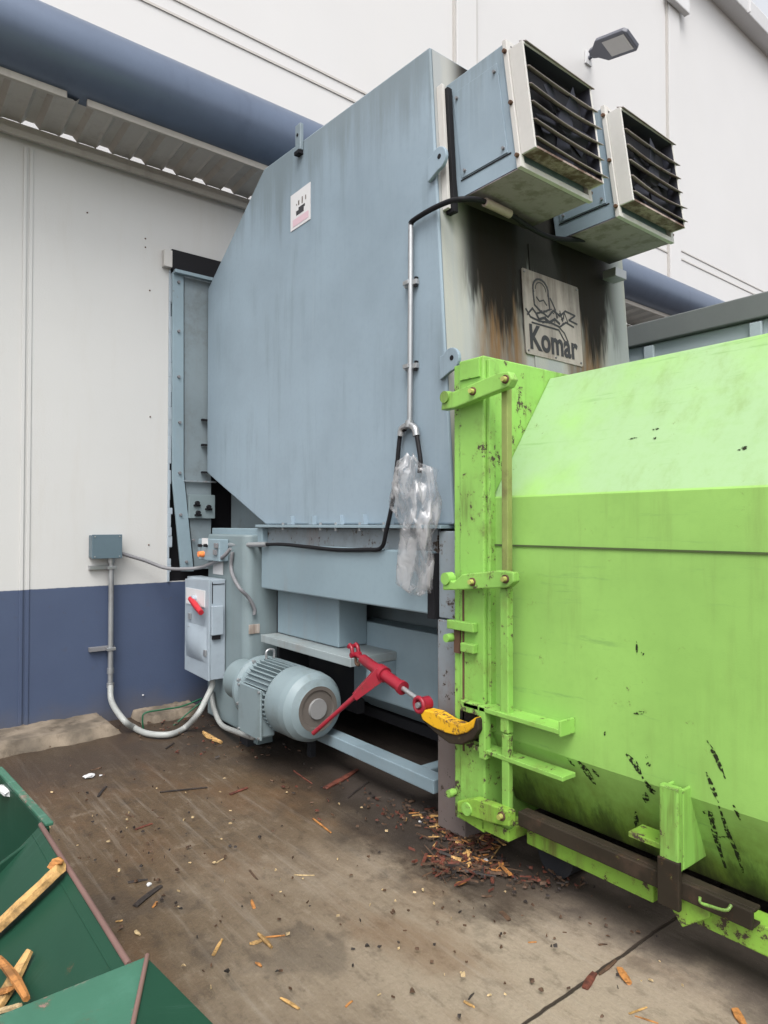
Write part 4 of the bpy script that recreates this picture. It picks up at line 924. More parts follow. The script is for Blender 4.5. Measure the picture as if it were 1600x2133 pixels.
# hooked ear next to the upper arm
# operating rods
yr = onX(1055, 1000, XA + .06).y
p0 = onX(1055, 792, XA + .052); p1 = onX(1055, 1206, XA + .052)
MB().box((XA + .036, p0.y - .018, p1.z), (XA + .070, p0.y + .018, p0.z + .01)).build('lock_rod', paint('rod_rust', (.20, .25, .07), .6, .25, streak=.9, streak_col=(.07, .04, .02), grime=.8, grime_col=(.09, .06, .03)), lc, .004)
p0 = onX(1054, 1210, XA + .04); p1 = onX(1054, 1722, XA + .04); zmid = onX(1054, 1527, XA + .04).z
MB().box((XA + .024, p0.y - .024, zmid + .004), (XA + .062, p0.y + .024, p0.z - .03)).build('lock_bar', M_greenb, lc, .005)
MB().box((XA + .028, p0.y - .022, p1.z), (XA + .060, p0.y + .020, zmid)).build('lock_bar', M_greenb, lc, .005)
# hinge lugs on the post
for (xa, ya_, xb, yb_) in ((935, 1290, 990, 1318), (963, 1338, 990, 1362)):
    a_ = onX(xa, ya_, FX - .02); b_ = onX(xb, yb_, FX - .02)
    MB().box((FX - .035, b_.y, b_.z), (FX - .001, a_.y, a_.z)).build('hinge_lug', M_greenb, lc, .004)
pin(938, 1328, FX - .02, .022, .03, lc, 'hinge_pin', M_greenb)
p = onX(955, 1330, FX - .0); MB().box((FX - .012, p.y - .02, p.z - .07), (FX + .034, p.y + .02, p.z + .05)).build('hinge_shadow_gap', M_rust, lc)
pin(940, 1652, XA + .02, .020, .02, lc, 'adjust_bolt', M_greenb)
# frame left edge seam of rust
MB().box((FX + .001, YC + .1305, .5), (FX - .004 + .001, YC + .142, 1.30)).build('rusty_gap', M_rust, lc)
# ribs and the hook pocket
def rib(px0_, py0_, px1_, py1_, X, dep, th, nm, mt=M_greenb):
    a_ = onX(px0_, py0_, X); b_ = onX(px1_, py1_, X); z = (a_.z + b_.z) / 2
    return MB().box((X, b_.y, z - th), (X + dep, a_.y, z)).build(nm, mt, lc, .003)
rib(965, 1468, 1163, 1512, 2.30, .10, .022, 'upper_rib'); rib(985, 1562, 1172, 1608, 2.31, .09, .020, 'lower_rib')
a_ = onX(1163, 1512, 2.30); MB().box((2.30, a_.y - .012, a_.z - .045), (XC - .001, a_.y - .0005, a_.z + .02)).build('rib_end', M_greenb, lc, .003)
pk = onX(982, 1512, FX - .001)
MB().box((FX - .003, pk.y - .055, pk.z - .065), (FX - .0005, pk.y + .075, pk.z + .065)).build('hook_pocket', M_black, lc)
a_ = onX(1008, 1470, FX - .03); b_ = onX(1008, 1580, FX - .03)
MB().box((FX - .045, a_.y - .02, b_.z), (FX - .004, a_.y + .02, a_.z)).build('pocket_cheek', M_greenb, lc, .004)
c_ = onX(963, 1466, FX - .03); MB().box((FX - .045, a_.y + .021, a_.z - .05), (FX - .004, c_.y, a_.z)).build('pocket_cheek', M_greenb, lc, .004)
# foot block
a_ = onX(1000, 1705, 2.30); b_ = onX(1056, 1757, 2.30)
MB().box((2.31, b_.y, b_.z), (2.46, a_.y, a_.z)).build('foot_block', M_greend, lc, .006)
a_ = onX(960, 1672, 2.31); b_ = onX(1010, 1722, 2.31); MB().plate([onX(955, 1702, 2.31), onX(1008, 1735, 2.31), onX(1008, 1712, 2.31), onX(955, 1684, 2.31)], (.08, 0, 0)).build('foot_guard', M_greend, lc, .003)
# ground rail (two lengths), brown protective bar, stake
y1 = onX(1098, 1760, XC).y; y2 = onX(1362, 1860, XC).y; y3 = onX(1452, 1900, XC).y
MB().box((XC - .005, y2, .165), (XC + .09, y1, .262)).build('ground_rail', M_greend, lc, .006)
MB().box((XC - .005, -3.5, .165), (XC + .09, y3, .262)).build('ground_rail', M_greend, lc, .006)
MB().box((XC + .60, -3.5, .17), (XC + .72, 2.0, .259)).build('inner_rail', M_dark, lc)
MB().box((XC + 1.5, -3.5, .17), (XC + 1.62, 2.0, .259)).build('inner_rail', M_dark, lc)
yb0 = onX(1080, 1700, 2.33).y; yb1 = onX(1568, 1900, 2.33).y
MB().box((2.325, yb1, .268), (2.345, yb0, .332)).box((2.3455, yb1, .318), (2.392, yb0, .332)).box((2.3455, yb1, .268), (2.392, yb0, .278)).build('bump_rail', M_brown, lc, .005)
p = onX(1080, 1715, 2.33)
sA = onX(1372, 1632, 2.31); sB = onX(1412, 1632, 2.31); zlow = onX(1392, 1812, 2.31).z
m = MB().box((2.31, sB.y, .36), (2.345, sA.y, sA.z)).box((2.3455, sB.y, .36), (2.56, sB.y + .012, sA.z - .01)).box((2.3455, sA.y - .012, .36), (2.56, sA.y, sA.z - .01)); m.build('stake_bracket', M_greenb, lc, .006)
MB().prism([(sA.y + .02, .350), (sA.y + .02, .26), (sB.y + .01, .155), (sB.y - .09, .235), (sB.y - .09, .26)], 2.350, 2.394, 'X').build('stake_gusset', M_greend, lc, .004)
MB().box((2.302, sB.y - .005, .23), (2.3245, sA.y + .005, .40)).build('stake_pocket', M_brown, lc, .004)
pg = onX(1352, 1752, 2.36); MB().box((2.35, pg.y - .05, pg.z - .01), (2.45, pg.y + .08, pg.z + .012)).build('rail_tab', M_greend, lc, .003)
tag(MB().tube([onX(1458, 1868, 2.31), onX(1460, 1880, 2.305), onX(1480, 1888, 2.30), onX(1512, 1896, 2.30), onX(1524, 1885, 2.315)], .0055, 8, 6).build('lashing_hook', M_greenb, lc), None, None)
# wheel of the container in the dark under the foot
pw = Vector((2.55, 1.86, .12)); wl_ = MB().cyl((2.52, 1.93, .10), (2.66, 1.93, .10), .098, .098, 24).build('ground_roller', M_dark, lc, .01)
# strap marks: black scrapes on the body (flat paint marks 1 mm proud)
def scrape(pts, w_, X=XC - .0015, mt=None, name='scrape_mark'):
    P = [onX(x_, y_, X) for x_, y_ in pts]; m = MB(); rnd = random.Random(len(pts) + int(pts[0][0]))
    L_, Rr = [], []
    Q = []
    for a_, b_ in zip(P, P[1:]):
        for k in range(8): Q.append(a_.lerp(b_, k / 8))
    Q.append(P[-1])
    for i, q in enumerate(Q):
        d = (Q[min(i + 1, len(Q) - 1)] - Q[max(i - 1, 0)]).normalized(); n_ = Vector((0, d.z, -d.y)); t = i / (len(Q) - 1)
        ww = 1.5 * w_ * (.3 + .9 * math.sin(math.pi * min(.97, max(.03, t)))) * rnd.uniform(.8, 1.15)
        L_.append(q + n_ * ww * .5); Rr.append(q - n_ * ww * .5)
    n = len(Q); m.add(L_ + Rr, [(i, i + 1, n + i + 1, n + i) for i in range(n - 1)])
    return m.build(name, M_ink2, bd)
M_ink2 = paint('scrape_black', (.02, .025, .012), .7, .2)
_t = M_ink2.node_tree; _g = _t.nodes.new('ShaderNodeNewGeometry'); _n = _t.nodes.new('ShaderNodeTexNoise'); _n.inputs['Scale'].default_value = 75; _n.inputs['Detail'].default_value = 6
_t.links.new(_g.outputs['Position'], _n.inputs['Vector']); _r = _t.nodes.new('ShaderNodeMapRange'); _r.inputs['From Min'].default_value = .42; _r.inputs['From Max'].default_value = .53
_t.links.new(_n.outputs['Fac'], _r.inputs['Value']); _t.links.new(_r.outputs[0], _t.nodes['Principled BSDF'].inputs['Alpha'])
for pts, w_ in (([(1473, 1542), (1493, 1580), (1511, 1622)], .009), ([(1471, 1608), (1484, 1640), (1497, 1672)], .009), ([(1304, 1570), (1322, 1590), (1340, 1622)], .014),
                ([(1319, 1486), (1346, 1484)], .008), ([(1258, 1527), (1262, 1529)], .012), ([(1344, 1575), (1350, 1577)], .010), ([(1346, 1592), (1356, 1593)], .010),
                ([(1310, 915), (1326, 912)], .010), ([(1538, 938), (1560, 932)], .018), ([(1360, 895), (1372, 893)], .012), ([(1362, 915), (1366, 912)], .012),
                ([(1326, 1335), (1327, 1365)], .005), ([(1335, 1360), (1342, 1362)], .009), ([(1022, 1045), (1024, 1042)], .02), ([(1027, 1110), (1027, 1150)], .006)):
    if pts[0][1] < 1030:      # marks on the sloping upper side
        nrm_ = Vector((-(ZTOP - ZC1), 0, .44)).normalized(); m = MB()
        pl_ = []
        for (x_, y_) in pts:
            d = ray(x_, y_); t = (Vector((XC, 0, ZC1)) - O).dot(nrm_) / d.dot(nrm_); pl_.append(O + d * t + nrm_ * .0015)
        c_ = (pl_[0] + pl_[-1]) / 2; e1 = (pl_[-1] - pl_[0]).normalized(); e2 = nrm_.cross(e1); hl = (pl_[-1] - pl_[0]).length / 2 + .004; rnd = random.Random(int(pts[0][0]))
        K = 11; m.add([c_ + e1 * hl * math.cos(6.283 * k / K) * rnd.uniform(.6, 1.1) + e2 * w_ * .55 * math.sin(6.283 * k / K) * rnd.uniform(.5, 1.2) for k in range(K)], [tuple(range(K))]); m.build('scrape_mark', M_ink2, bd)
    else: scrape(pts, w_)
# marks on the lower chamfer
n2 = Vector((-(ZC0 - ZLOW), 0, -.16)).normalized()
def onCh(x_, y_): d = ray(x_, y_); t = (Vector((XC, 0, ZC0)) - O).dot(n2) / d.dot(n2); return O + d * t + n2 * .0015
def chmark(pts, w_):
    Q = []; P = [onCh(*p) for p in pts]; rnd = random.Random(int(pts[0][0]) + 5)
    for a_, b_ in zip(P, P[1:]):
        for k in range(8): Q.append(a_.lerp(b_, k / 8))
    Q.append(P[-1]); n = len(Q); A1, A2 = [], []
    for i, q in enumerate(Q):
        d = (Q[min(i + 1, n - 1)] - Q[max(i - 1, 0)]).normalized(); e = n2.cross(d); ww = 1.5 * w_ * rnd.uniform(.75, 1.15) * (.35 + .8 * math.sin(math.pi * (.05 + .9 * i / (n - 1))))
        A1.append(q + e * ww / 2); A2.append(q - e * ww / 2)
    MB().add(A1 + A2, [(i, i + 1, n + i + 1, n + i) for i in range(n - 1)]).build('scrape_mark', M_ink2, bd)
for pts, w_ in (([(1498, 1678), (1515, 1730), (1535, 1775), (1549, 1818)], .011), ([(1465, 1692), (1480, 1692), (1490, 1740), (1512, 1808)], .013), ([(1497, 1743), (1525, 1744)], .006),
                ([(1528, 1676), (1543, 1708)], .008), ([(1205, 1585), (1222, 1606), (1240, 1634)], .022), ([(1180, 1578), (1198, 1596)], .010), ([(1232, 1600), (1248, 1618)], .012),
                ([(1344, 1625), (1358, 1648), (1368, 1650)], .016), ([(1342, 1655), (1346, 1672)], .012), ([(1325, 1690), (1327, 1730)], .012), ([(1345, 1650), (1352, 1668)], .010)):
    chmark(pts, w_)

# grey container beyond
bk = thing('grey_container', (4.9, 1.5, 0), 'pale grey blue container with dark top rail behind the lime one', 'container')
XB = 4.95; zt_ = onX(1600, 640, XB).z; zt2 = onX(1600, 662, XB).z
MB().box((XB, -1.5, 0.1), (XB + 2.0, 5.4, zt2)).build('body', M_back, bk, .01)
MB().box((XB - .05, -1.5, zt2 + .001), (XB + 2.0, 5.4, zt_ + .10)).build('top_rail', M_backdk, bk, .01)
m = MB()
for i in range(8): m.box((XB - .04, -1.2 + i * .8, .2), (XB - .001, -1.12 + i * .8, zt2 - .02))
m.build('side_rib', M_back, bk, .005)

# ================================================================== HOOK AND LOAD BINDER
hk = thing('tie_hook', onX(930, 1510, 2.29), 'yellow painted steel hook gripping the lime container pocket', 'hook')
top = [(874, 1484), (884, 1479), (905, 1484), (930, 1500), (958, 1510), (975, 1505), (990, 1494)]
mid = [(984, 1516), (972, 1526), (950, 1532), (925, 1526), (900, 1514), (880, 1500)]
bot = [(995, 1500), (996, 1522), (985, 1540), (960, 1552), (935, 1549), (912, 1532), (890, 1512), (876, 1498)]
MB().prism([(q.y, q.z) for q in (onX(x_, y_, 2.262) for x_, y_ in top + mid)], 2.262, 2.330, 'X').build('painted_face', M_yellow, hk, .006)
MB().prism([(q.y, q.z) for q in (onX(x_, y_, 2.270) for x_, y_ in top + bot)], 2.2705, 2.328, 'X').build('hook_body', M_brown, hk, .006)
bn = thing('load_binder', onX(800, 1400, 2.36), 'red ratchet load binder with long handle slung beside the motor', 'load binder')
e0 = onX(741, 1362, 2.34); e1 = onX(884, 1466, 2.30)
d = (e1 - e0)
b0 = e0 + d * .12; b1 = e0 + d * .72
MB().cyl(b0, b0 + (b1 - b0) * .5, .030, .032, 18).build('barrel', M_red, bn, .003)
MB().cyl(b0 + (b1 - b0) * .5, b1, .032, .032, 18).build('barrel', M_red, bn, .003)
mc = b0 + (b1 - b0) * .50; dn = d.normalized()
MB().cyl(mc - dn * .028, mc + dn * .028, .044, .044, 20).cyl(b1 - dn * .02, b1 + dn * .001, .038, .038, 18).build('ratchet_collar', M_red, bn, .004)
MB().cyl(b1, e1, .013, .013, 12).build('threaded_rod', M_galv, bn)
MB().cyl(e0, b0, .014, .014, 12).build('threaded_rod', M_red, bn)
m = MB()
for q in (-1, 1): m.tube([e0 + Vector((q * .022, 0, -.01)), e0 + Vector((q * .022, .0, .03)) - dn * .01, e0 + Vector((q * .022, 0, .045)) - dn * .035], .012, 8)
m.cyl(e0 + Vector((-.035, 0, .035)) - dn * .03, e0 + Vector((.035, 0, .035)) - dn * .03, .012); m.cyl(e0 + Vector((-.035, 0, -.005)), e0 + Vector((.035, 0, -.005)), .016)
m.build('clevis', M_red, bn)
MB().tube([e0 + Vector((0, 0, -.02)), e0 + Vector((0, -.005, -.055)), e0 + Vector((0, -.03, -.06)), e0 + Vector((0, -.035, -.03))], .009, 8).build('chain_link', M_rust, bn)
m = MB().cyl(e1 + Vector((-.03, 0, 0)), e1 + Vector((.03, 0, 0)), .036, .036, 20); m.tube([e1 + Vector((-.035, .035 * math.cos(t), .035 * math.sin(t))) for t in [6.283 * i / 10 for i in range(11)]], .012, 8, 3); m.build('grab_eye', M_red, bn)
MB().cyl(e1 + Vector((-.05, 0, 0)), e1 + Vector((.045, 0, 0)), .014).build('eye_pin', M_dkgrey, bn)
h1 = onX(738, 1452, 2.20); h2 = onX(652, 1528, 2.06)
dd = (h1 - mc).normalized(); up_ = Vector((0, 0, 1)); sd_ = dd.cross(up_).normalized(); nn = sd_.cross(dd)
m = MB(); m.plate([mc + nn * .045 + sd_ * .02, h1 + nn * .018 + sd_ * .02, h1 - nn * .018 + sd_ * .02, mc - nn * .035 + sd_ * .02], sd_ * .008)
m.plate([mc + nn * .045 - sd_ * .028, h1 + nn * .018 - sd_ * .028, h1 - nn * .018 - sd_ * .028, mc - nn * .035 - sd_ * .028], sd_ * .008); m.build('pawl_housing', M_red, bn, .002)
MB().tube([mc.lerp(h1, .55), h1, h1.lerp(h2, .5), h2], [.016, .015, .012, .013], 12, 4).build('handle', M_red, bn)

# ================================================================== DARK GREEN TIPPING HOPPER (foreground)
ZR = .75
rA = onZ(65, 1725, ZR); rB = onZ(292, 2010, ZR)
hp = thing('tipping_hopper', (.1, 1.7, 0), 'dark green steel tipping hopper with scraped rim in the foreground', 'hopper')
xr = (rA.x + rB.x) / 2; yB, yA = rB.y, rA.y
dxs, dzs = -.62, -.56
def slab(pts, t, nm, mt, par=hp, bev=.003): return MB().plate(pts, t).build(nm, mt, par, bev)
slab([(xr, yB, ZR), (xr, yA, ZR), (xr + dxs, yA, ZR + dzs), (xr + dxs, yB, ZR + dzs)], (.012, 0, -.014), 'sloping_side', M_dgreen)
m = MB().tube([(xr + .003, yB + .01, ZR + .003), (xr + .003, (yA + yB) / 2, ZR + .004), (xr + .003, yA, ZR + .003)], .0065, 10, 4); m.build('scraped_rim', M_rustpink, hp)
slab([(xr + .004, yA + .001, ZR + .0), (xr + .004, yA + .006, ZR + .0), (xr + dxs, yA + .006, ZR + dzs), (xr + dxs, yA + .001, ZR + dzs)], (0, 0, -.12), 'side_end', M_dgreen_lit)
# rear bay
xr2 = onZ(104, 1722, ZR).x; y20 = onZ(104, 1722, ZR).y; p5 = onZ(0, 1608, ZR); 
slab([(xr2, y20, ZR), (p5.x, p5.y + .02, ZR), (p5.x, 3.1, ZR), (p5.x - .02, 3.1, .1), (xr2 - .02, y20, .1)], (-.012, 0, 0), 'rear_side', M_dgreen)
slab([(xr2, y20, ZR), (xr2 + .0, y20, ZR - .16), (xr2 - .5, y20, .1), (xr2 - .6, y20, ZR - .32)], (0, .012, 0), 'bay_divider', M_dgreen)
slab([(xr2 - .012, y20, ZR + .012), (xr2 + .01, y20, ZR + .012), (p5.x + .01, p5.y + .02, ZR + .012), (p5.x - .012, p5.y + .02, ZR + .012)], (0, 0, -.011), 'rear_rim', M_dgreen_lit)
slab([(xr2 - .013, y20, .45), (p5.x - .013, 3.1, .45), (-.7, 3.1, .25), (-.7, y20, .25)], (0, 0, -.01), 'bay_floor', M_dgreen)
# near lip, folded over the end wall
Ct = Vector((rB.x + .012, yB, ZR + .012)); Lf = Vector((-.55, yB, ZR + .012)); Rg = onZ(275, 2133, ZR + .012); Rg2 = Ct + (Rg - Ct) * 2.6
Dg = onY(446, 2133, 1.14); Dg2 = Ct + (Dg - Ct) * 2.6
slab([Ct, Lf, Vector((-.55, Rg2.y, Rg2.z)), Rg2], (0, 0, -.008), 'top_lip', M_dgreen_lit, bev=.002)
slab([Ct, Rg2, Dg2], (-.008, 0, -.010), 'corner_gusset', M_dgreen, bev=.002)
slab([Ct + Vector((0, .002, -.01)), Lf + Vector((0, .002, -.01)), Vector((-.55, yB + .002, .1)), Vector((xr - .05, yB + .002, .1))], (0, -.010, 0), 'end_wall', M_dgreen)
slab([(xr - .01, yB, ZR - .015), (xr - .01, yA, ZR - .015), (xr - .12, yA, .05), (xr - .12, yB, .05)], (-.01, 0, 0), 'outer_side', M_dgreen)
MB().box((xr - .55, .9, 0), (xr - .45, 3.0, .1)).box((xr - .22, .9, 0), (xr - .13, 3.0, .1)).build('skid', M_dgreen, hp, .01)
MB().tube([Ct + Vector((.002, 0, .001)), Ct + (Rg2 - Ct) * .5 + Vector((.002, 0, .001)), Rg2], .0045, 8, 2).build('worn_fold', M_rustpink, hp)

# ================================================================== WOOD AND LITTER
def splinter(a, b, w_, h_, mt, name, label, cat, group=None, seed=0, par=None):
    rnd = random.Random(seed + int(abs(a.x) * 1000) + int(abs(b.y) * 777)); d = b - a; L_ = d.length; d.normalize()
    s_ = Vector((0, 0, 1)).cross(d).normalized() if abs(d.z) < .95 else Vector((1, 0, 0)); u_ = d.cross(s_)
    N = 8; vs = []; K = 6; bend = rnd.uniform(-.25, .25) * w_
    rk = [rnd.uniform(.78, 1.15) for _ in range(K)]; e0_ = [rnd.uniform(0, .10) for _ in range(K)]; e1_ = [rnd.uniform(0, .16) for _ in range(K)]
    wa, wb = rnd.uniform(.55, 1.0), rnd.uniform(.45, .95)
    for i in range(N + 1):
        t = i / N; tp = (wa + (1 - wa) * min(1, t * 3)) * (wb + (1 - wb) * min(1, (1 - t) * 2.5))
        for k in range(K):
            an = 6.283 * k / K + .52; tt = e0_[k] * w_ * 6 / max(L_, .01) * .3 + t * (1 - .3 * (e0_[k] + e1_[k]) * w_ * 6 / max(L_, .01))
            vs.append(a + d * (L_ * tt) + s_ * bend * math.sin(math.pi * t) + s_ * math.cos(an) * w_ / 2 * tp * rk[k] * rnd.uniform(.93, 1.06) + u_ * (math.sin(an) * h_ / 2 * rk[k] * rnd.uniform(.9, 1.08)))
    fs = [(i * K + k, i * K + (k + 1) % K, (i + 1) * K + (k + 1) % K, (i + 1) * K + k) for i in range(N) for k in range(K)]
    m = MB().add(vs, fs); m.add(vs[:K], [tuple(range(K))]); m.add(vs[-K:], [tuple(range(K))])
    o = m.build(name, mt, None, 0, origin=a); return tag(o, label, cat, group)
# on the hopper slope
def onS(px, py, lift=.012):
    n_ = Vector((-dzs, 0, dxs)).normalized(); n_ = -n_ if n_.z < 0 else n_
    d = ray(px, py); t = (Vector((xr, 0, ZR)) - O).dot(n_) / d.dot(n_); return O + d * t + n_ * lift
splinter(onS(-30, 1978, .022), onS(148, 1812, .024), .048, .034, W_yl, 'timber_stake', 'long split yellow timber lying up the dark green hopper slope', 'timber', seed=1)
splinter(onS(128, 1822, .028), onS(148, 1806, .040), .046, .034, W_or, 'timber_end', 'small orange wood block at the top end of the long timber', 'wood piece', seed=2)
splinter(onS(-15, 2135, .015), onS(76, 1985, .018), .034, .020, W_yl, 'wood_stick', 'thick yellow stick standing under the crossing orange stick in the hopper', 'stick', seed=3)
splinter(onS(20, 2010, .034), onS(84, 2098, .034), .020, .012, W_or, 'wood_stick', 'orange stick crossing over the yellow sticks in the hopper', 'stick', seed=4)
splinter(onS(-30, 2085, .018), onS(40, 2070, .022), .030, .014, W_or, 'wood_stick', 'flat amber stick lying lowest at the left edge of the hopper', 'stick', seed=5)
splinter(onS(-5, 2115, .012), onS(52, 2100, .012), .018, .010, W_pl, 'wood_stick', 'pale sliver beside the crossed sticks in the hopper', 'stick', seed=6)
tag(splinter(onZ(-8, 1640, .73), onZ(22, 1655, .73), .05, .02, M_white, 'paper_scrap', 'torn white scrap stuck on the green hopper side at the photo left edge', 'scrap', seed=8), None, None)
chips = [
 ((333, 1650), (433, 1640), .022, .008, W_dk, 'stick', 'long thin dark stick lying alone on the concrete'),
 ((280, 1888), (335, 1845), .036, .010, W_dk, 'stick', 'short thick black stick beside white flecks on the concrete'),
 ((266, 1838), (308, 1832), .018, .006, W_dk, 'stick', 'dark flat splinter just above the short black stick'),
 ((478, 1655), (517, 1640), .026, .008, W_rd, 'wood_chip', 'red brown chip right of the long dark stick'),
 ((652, 1705), (690, 1735), .014, .008, W_or, 'wood_chip', 'bright orange splinter slanting on bare concrete in mid yard'),
 ((612, 1822), (656, 1823), .010, .005, W_pl, 'wood_chip', 'thin straw coloured sliver in the centre of the yard'),
 ((520, 1812), (537, 1832), .012, .004, W_bn, 'wood_chip', 'tiny brown curl near the straw coloured sliver'),
 ((538, 1945), (566, 1974), .022, .012, W_yl, 'wood_chip', 'topmost yellow chip of the crossed chips'),
 ((520, 1966), (548, 1958), .022, .007, W_yl, 'wood_chip', 'left lower yellow chip of the crossed chips'),
 ((552, 1952), (594, 1948), .010, .006, W_or, 'wood_chip', 'thin right hand splinter under the crossed chips'),
 ((444, 1990), (464, 1955), .015, .007, W_yl, 'wood_chip', 'upright yellow chip left of the crossed chips'),
 ((584, 2078), (624, 2102), .018, .008, W_yl, 'wood_chip', 'pale yellow chip near the bottom edge of the photo'),
 ((720, 2098), (735, 2084), .010, .004, W_or, 'wood_chip', 'small tan splinter right of the pale yellow chip'),
 ((966, 2085), (989, 2098), .012, .007, W_yl, 'wood_chip', 'small yellow chip with a dark bit beside it near the slab joint'),
 ((1290, 2015), (1312, 2050), .034, .014, W_or, 'wood_chip', 'plump orange chip right of the slab joint'),
 ((1218, 2060), (1240, 2025), .028, .008, W_rd, 'wood_chip', 'dark rusty chip lying across the slab joint'),
 ((1248, 2030), (1284, 2000), .014, .008, W_bn, 'wood_chip', 'brown stick lying along the slab joint'),
 ((1310, 2112), (1348, 2098), .010, .004, W_yl, 'wood_chip', 'upper thin straw splinter near the bottom right'),
 ((1322, 2116), (1372, 2132), .008, .004, W_or, 'wood_chip', 'lower thin orange splinter near the bottom right'),
 ((1530, 2100), (1555, 2140), .034, .014, W_or, 'wood_chip', 'large orange chip cut off by the bottom right edge'),
 ((524, 1875), (530, 1892), .014, .007, W_or, 'wood_chip', 'small upright amber chip above the crossed chips'),
 ((240, 1920), (256, 1917), .012, .005, W_yl, 'wood_chip', 'little yellow chip beside the hopper rim'),
 ((282, 1938), (292, 1948), .020, .006, W_pl, 'wood_chip', 'pale round chip close to the hopper corner'),
 ((318, 1890), (327, 1878), .014, .006, W_or, 'wood_chip', 'bright red orange chip under the short black stick'),
 ((532, 2005), (546, 2014), .014, .006, W_or, 'wood_chip', 'small red orange chip below the crossed chips'),
 ((282, 1728), (318, 1715), .018, .006, W_rd, 'wood_chip', 'mottled reddish bark strip in the upper left of the yard'),
 ((262, 1695), (280, 1702), .014, .005, W_bn, 'wood_chip', 'brown bark flake above the reddish bark strip'),
 ((328, 1703), (342, 1704), .012, .005, W_bn, 'wood_chip', 'brown bark flake right of the reddish bark strip'),
 ((205, 1660), (222, 1638), .020, .008, W_dk, 'wood_chip', 'dark bark chunk below the white scrap'),
 ((188, 1605), (212, 1598), .030, .006, W_bn, 'wood_chip', 'flat brown bark behind the white scrap'),
 ((450, 1798), (466, 1788), .008, .004, W_pl, 'wood_chip', 'thin beige sliver left of the centre of the yard'),
 ((676, 1642), (745, 1602), .055, .014, W_rd, 'bark_slab', 'wide rusty brown bark slab lying under the frame rail'),
 ((724, 1662), (768, 1628), .014, .008, W_dk, 'stick', 'thin dark stick next to the wide bark slab'),
 ((612, 1605), (650, 1632), .014, .008, W_rd, 'stick', 'dark reddish twig left of the wide bark slab'),
 ((1010, 1868), (1026, 1866), .014, .006, W_bn, 'wood_chip', 'brown chip below the splinter heap'),
 ((1042, 1898), (1062, 1918), .022, .006, W_bn, 'wood_chip', 'curled tan bark under the lime container foot'),
 ((1100, 1963), (1118, 1962), .008, .004, W_or, 'wood_chip', 'lone orange sliver on the pale slab right of the middle'),
 ((1246, 1968), (1266, 1967), .010, .005, W_bn, 'wood_chip', 'tiny brown stick on the pale slab left of the stain'),
 ((1214, 1708), (1214, 1708), 0, 0, None, None, None),
 ((424, 1525), (462, 1546), .055, .03, W_yl, 'wood_chip', 'yellow wood block in the dark corner beneath the cabinet'),
 ((345, 1560), (362, 1548), .016, .01, W_dk, 'wood_chip', 'small dark chunk below the hanging pale hose'),
 ((976, 2082), (988, 2068), .008, .005, W_dk, 'wood_chip', 'small black bit beside the yellow chip at the joint'),
]
for i, (a_, b_, w_, h_, mt, nm, lb) in enumerate(chips):
    if not mt: continue
    A1, B1 = onZ(a_[0], a_[1], h_ * .5), onZ(b_[0], b_[1], h_ * .5)
    splinter(A1, B1, w_, h_, mt, nm, lb, 'stick' if nm == 'stick' else ('bark' if nm == 'bark_slab' else 'wood chip'), 'wood pieces scattered on the yard', seed=i)
for i, (px, py, s_, lb) in enumerate(((185, 1616, .05, 'white torn foam scrap lying in the upper left of the yard'), (310, 1842, .022, 'white fleck at the end of the short black stick'), (1012, 1792, .026, 'round white pebble of foam beside the splinter heap'),
                                      (876, 1711, .022, 'white crumb at the left edge of the splinter heap'), (312, 1447, .018, 'white crumb on the footing in front of the blue wall'), (210, 1615, .018, 'smaller white fleck right of the torn foam scrap'))):
    rnd = random.Random(i); p = onZ(px, py, s_ * .3) if i != 4 else onY(298, 1448, 5.69); m = MB(); vs = []; 
    bm_ = bmesh.new(); bmesh.ops.create_icosphere(bm_, subdivisions=2, radius=s_ / 2)
    vs = [Vector((v.co.x * (1.3 if i == 0 else 1), v.co.y, v.co.z * .55)) * rnd.uniform(.75, 1.2) + p for v in bm_.verts]; fs = [tuple(v.index for v in f.verts) for f in bm_.faces]; bm_.free()
    m.add(vs, fs); tag(m.build('foam_crumb', M_white, None, 0, origin=p), lb, 'crumb', 'white foam crumbs')
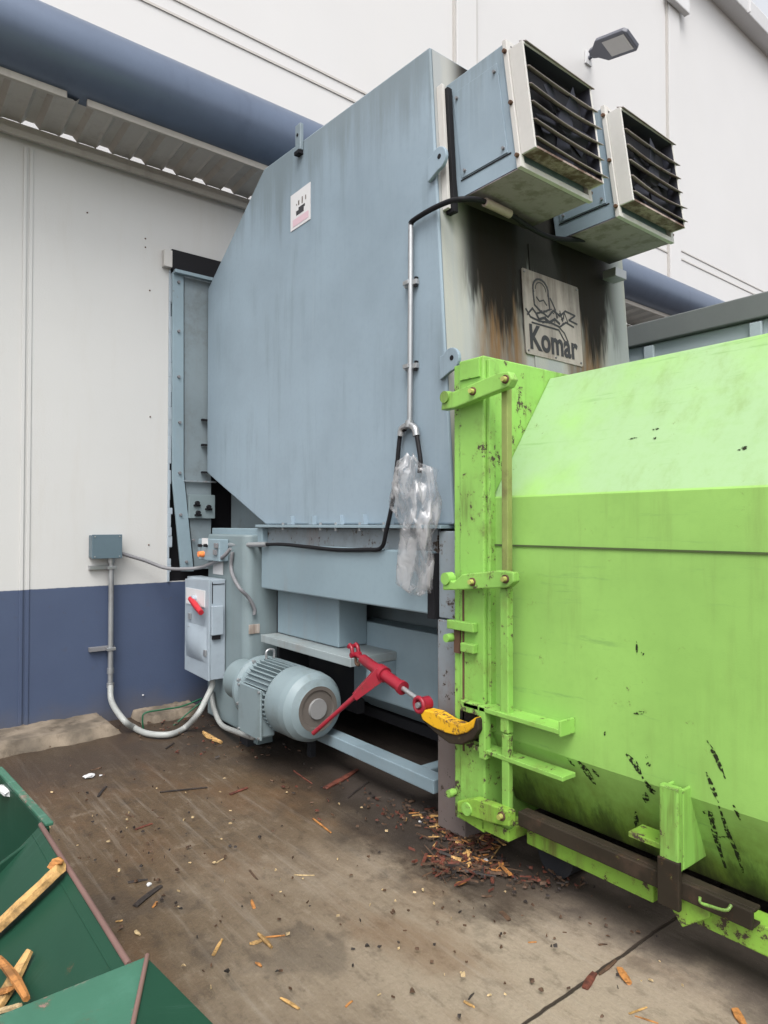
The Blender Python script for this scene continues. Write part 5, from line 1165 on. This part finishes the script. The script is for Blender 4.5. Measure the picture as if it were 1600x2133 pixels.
# heap of splinters at the container foot: one mass nobody could count
def heap(name, centers, n, label, seed, cols, lmin=.02, lmax=.09):
    rnd = random.Random(seed); m = MB(); mats = []
    me_f = []
    for i in range(n):
        cx_, cy2, sx, sy2 = rnd.choice(centers); px = rnd.gauss(cx_, sx); py = rnd.gauss(cy2, sy2); z0 = rnd.uniform(.003, .025)
        p = onZ(px, py, z0)
        if p.x > 2.6: continue
        t = rnd.uniform(0, 6.283); L_ = rnd.uniform(lmin, lmax); d = Vector((math.cos(t), math.sin(t), rnd.uniform(-.15, .25))).normalized(); s_ = Vector((-d.y, d.x, 0)) * rnd.choice((.003, .006, .011, .020)); u_ = Vector((0, 0, rnd.uniform(.003, .010)))
        a, b = p - d * L_ / 2, p + d * L_ / 2; k = len(m.f)
        m.add([a - s_ * .5, b - s_ * .3, b + s_ * .3, a + s_ * .5, a - s_ * .3 + u_, b + u_, a + s_ * .3 + u_], [(0, 3, 2, 1), (0, 1, 5, 4), (3, 6, 5, 2), (4, 5, 6), (0, 4, 6, 3), (1, 2, 5)]); mats += [rnd.randrange(len(cols))] * 6
    o = m.build(name, cols[0])
    for c in cols[1:]: o.data.materials.append(c)
    for p_, k in zip(o.data.polygons, mats): p_.material_index = k
    tag(o, label, 'wood litter', kind='stuff')
heap('splinter_heap', [(935, 1725, 34, 22), (975, 1770, 32, 20), (935, 1800, 18, 14), (1010, 1805, 30, 12), (990, 1745, 30, 20), (915, 1705, 24, 12), (960, 1790, 44, 22)], 480, 'heap of orange and brown wood splinters at the foot of the lime container', 3, [W_or, W_bn, W_rd, W_bn, W_yl, W_dk, W_rd, W_bn], .015, .11)
heap('wood_crumbs', [(1050, 1825, 60, 14), (1160, 1835, 60, 12), (760, 1660, 90, 24), (470, 1560, 60, 12), (350, 1515, 50, 12), (860, 1690, 40, 16)], 330, 'fine dark wood crumbs strewn along the machine and container edge', 4, [W_bn, W_dk, W_rd, W_bn], .008, .035)
heap('yard_specks', [(600, 1800, 260, 130), (1000, 1950, 260, 90), (300, 1720, 160, 90)], 260, 'tiny specks of bark and grit scattered over the whole yard', 5, [W_bn, W_dk, W_pl, W_bn], .005, .016)

for o in list(bpy.data.objects):
    if '_org' in o: del o['_org']
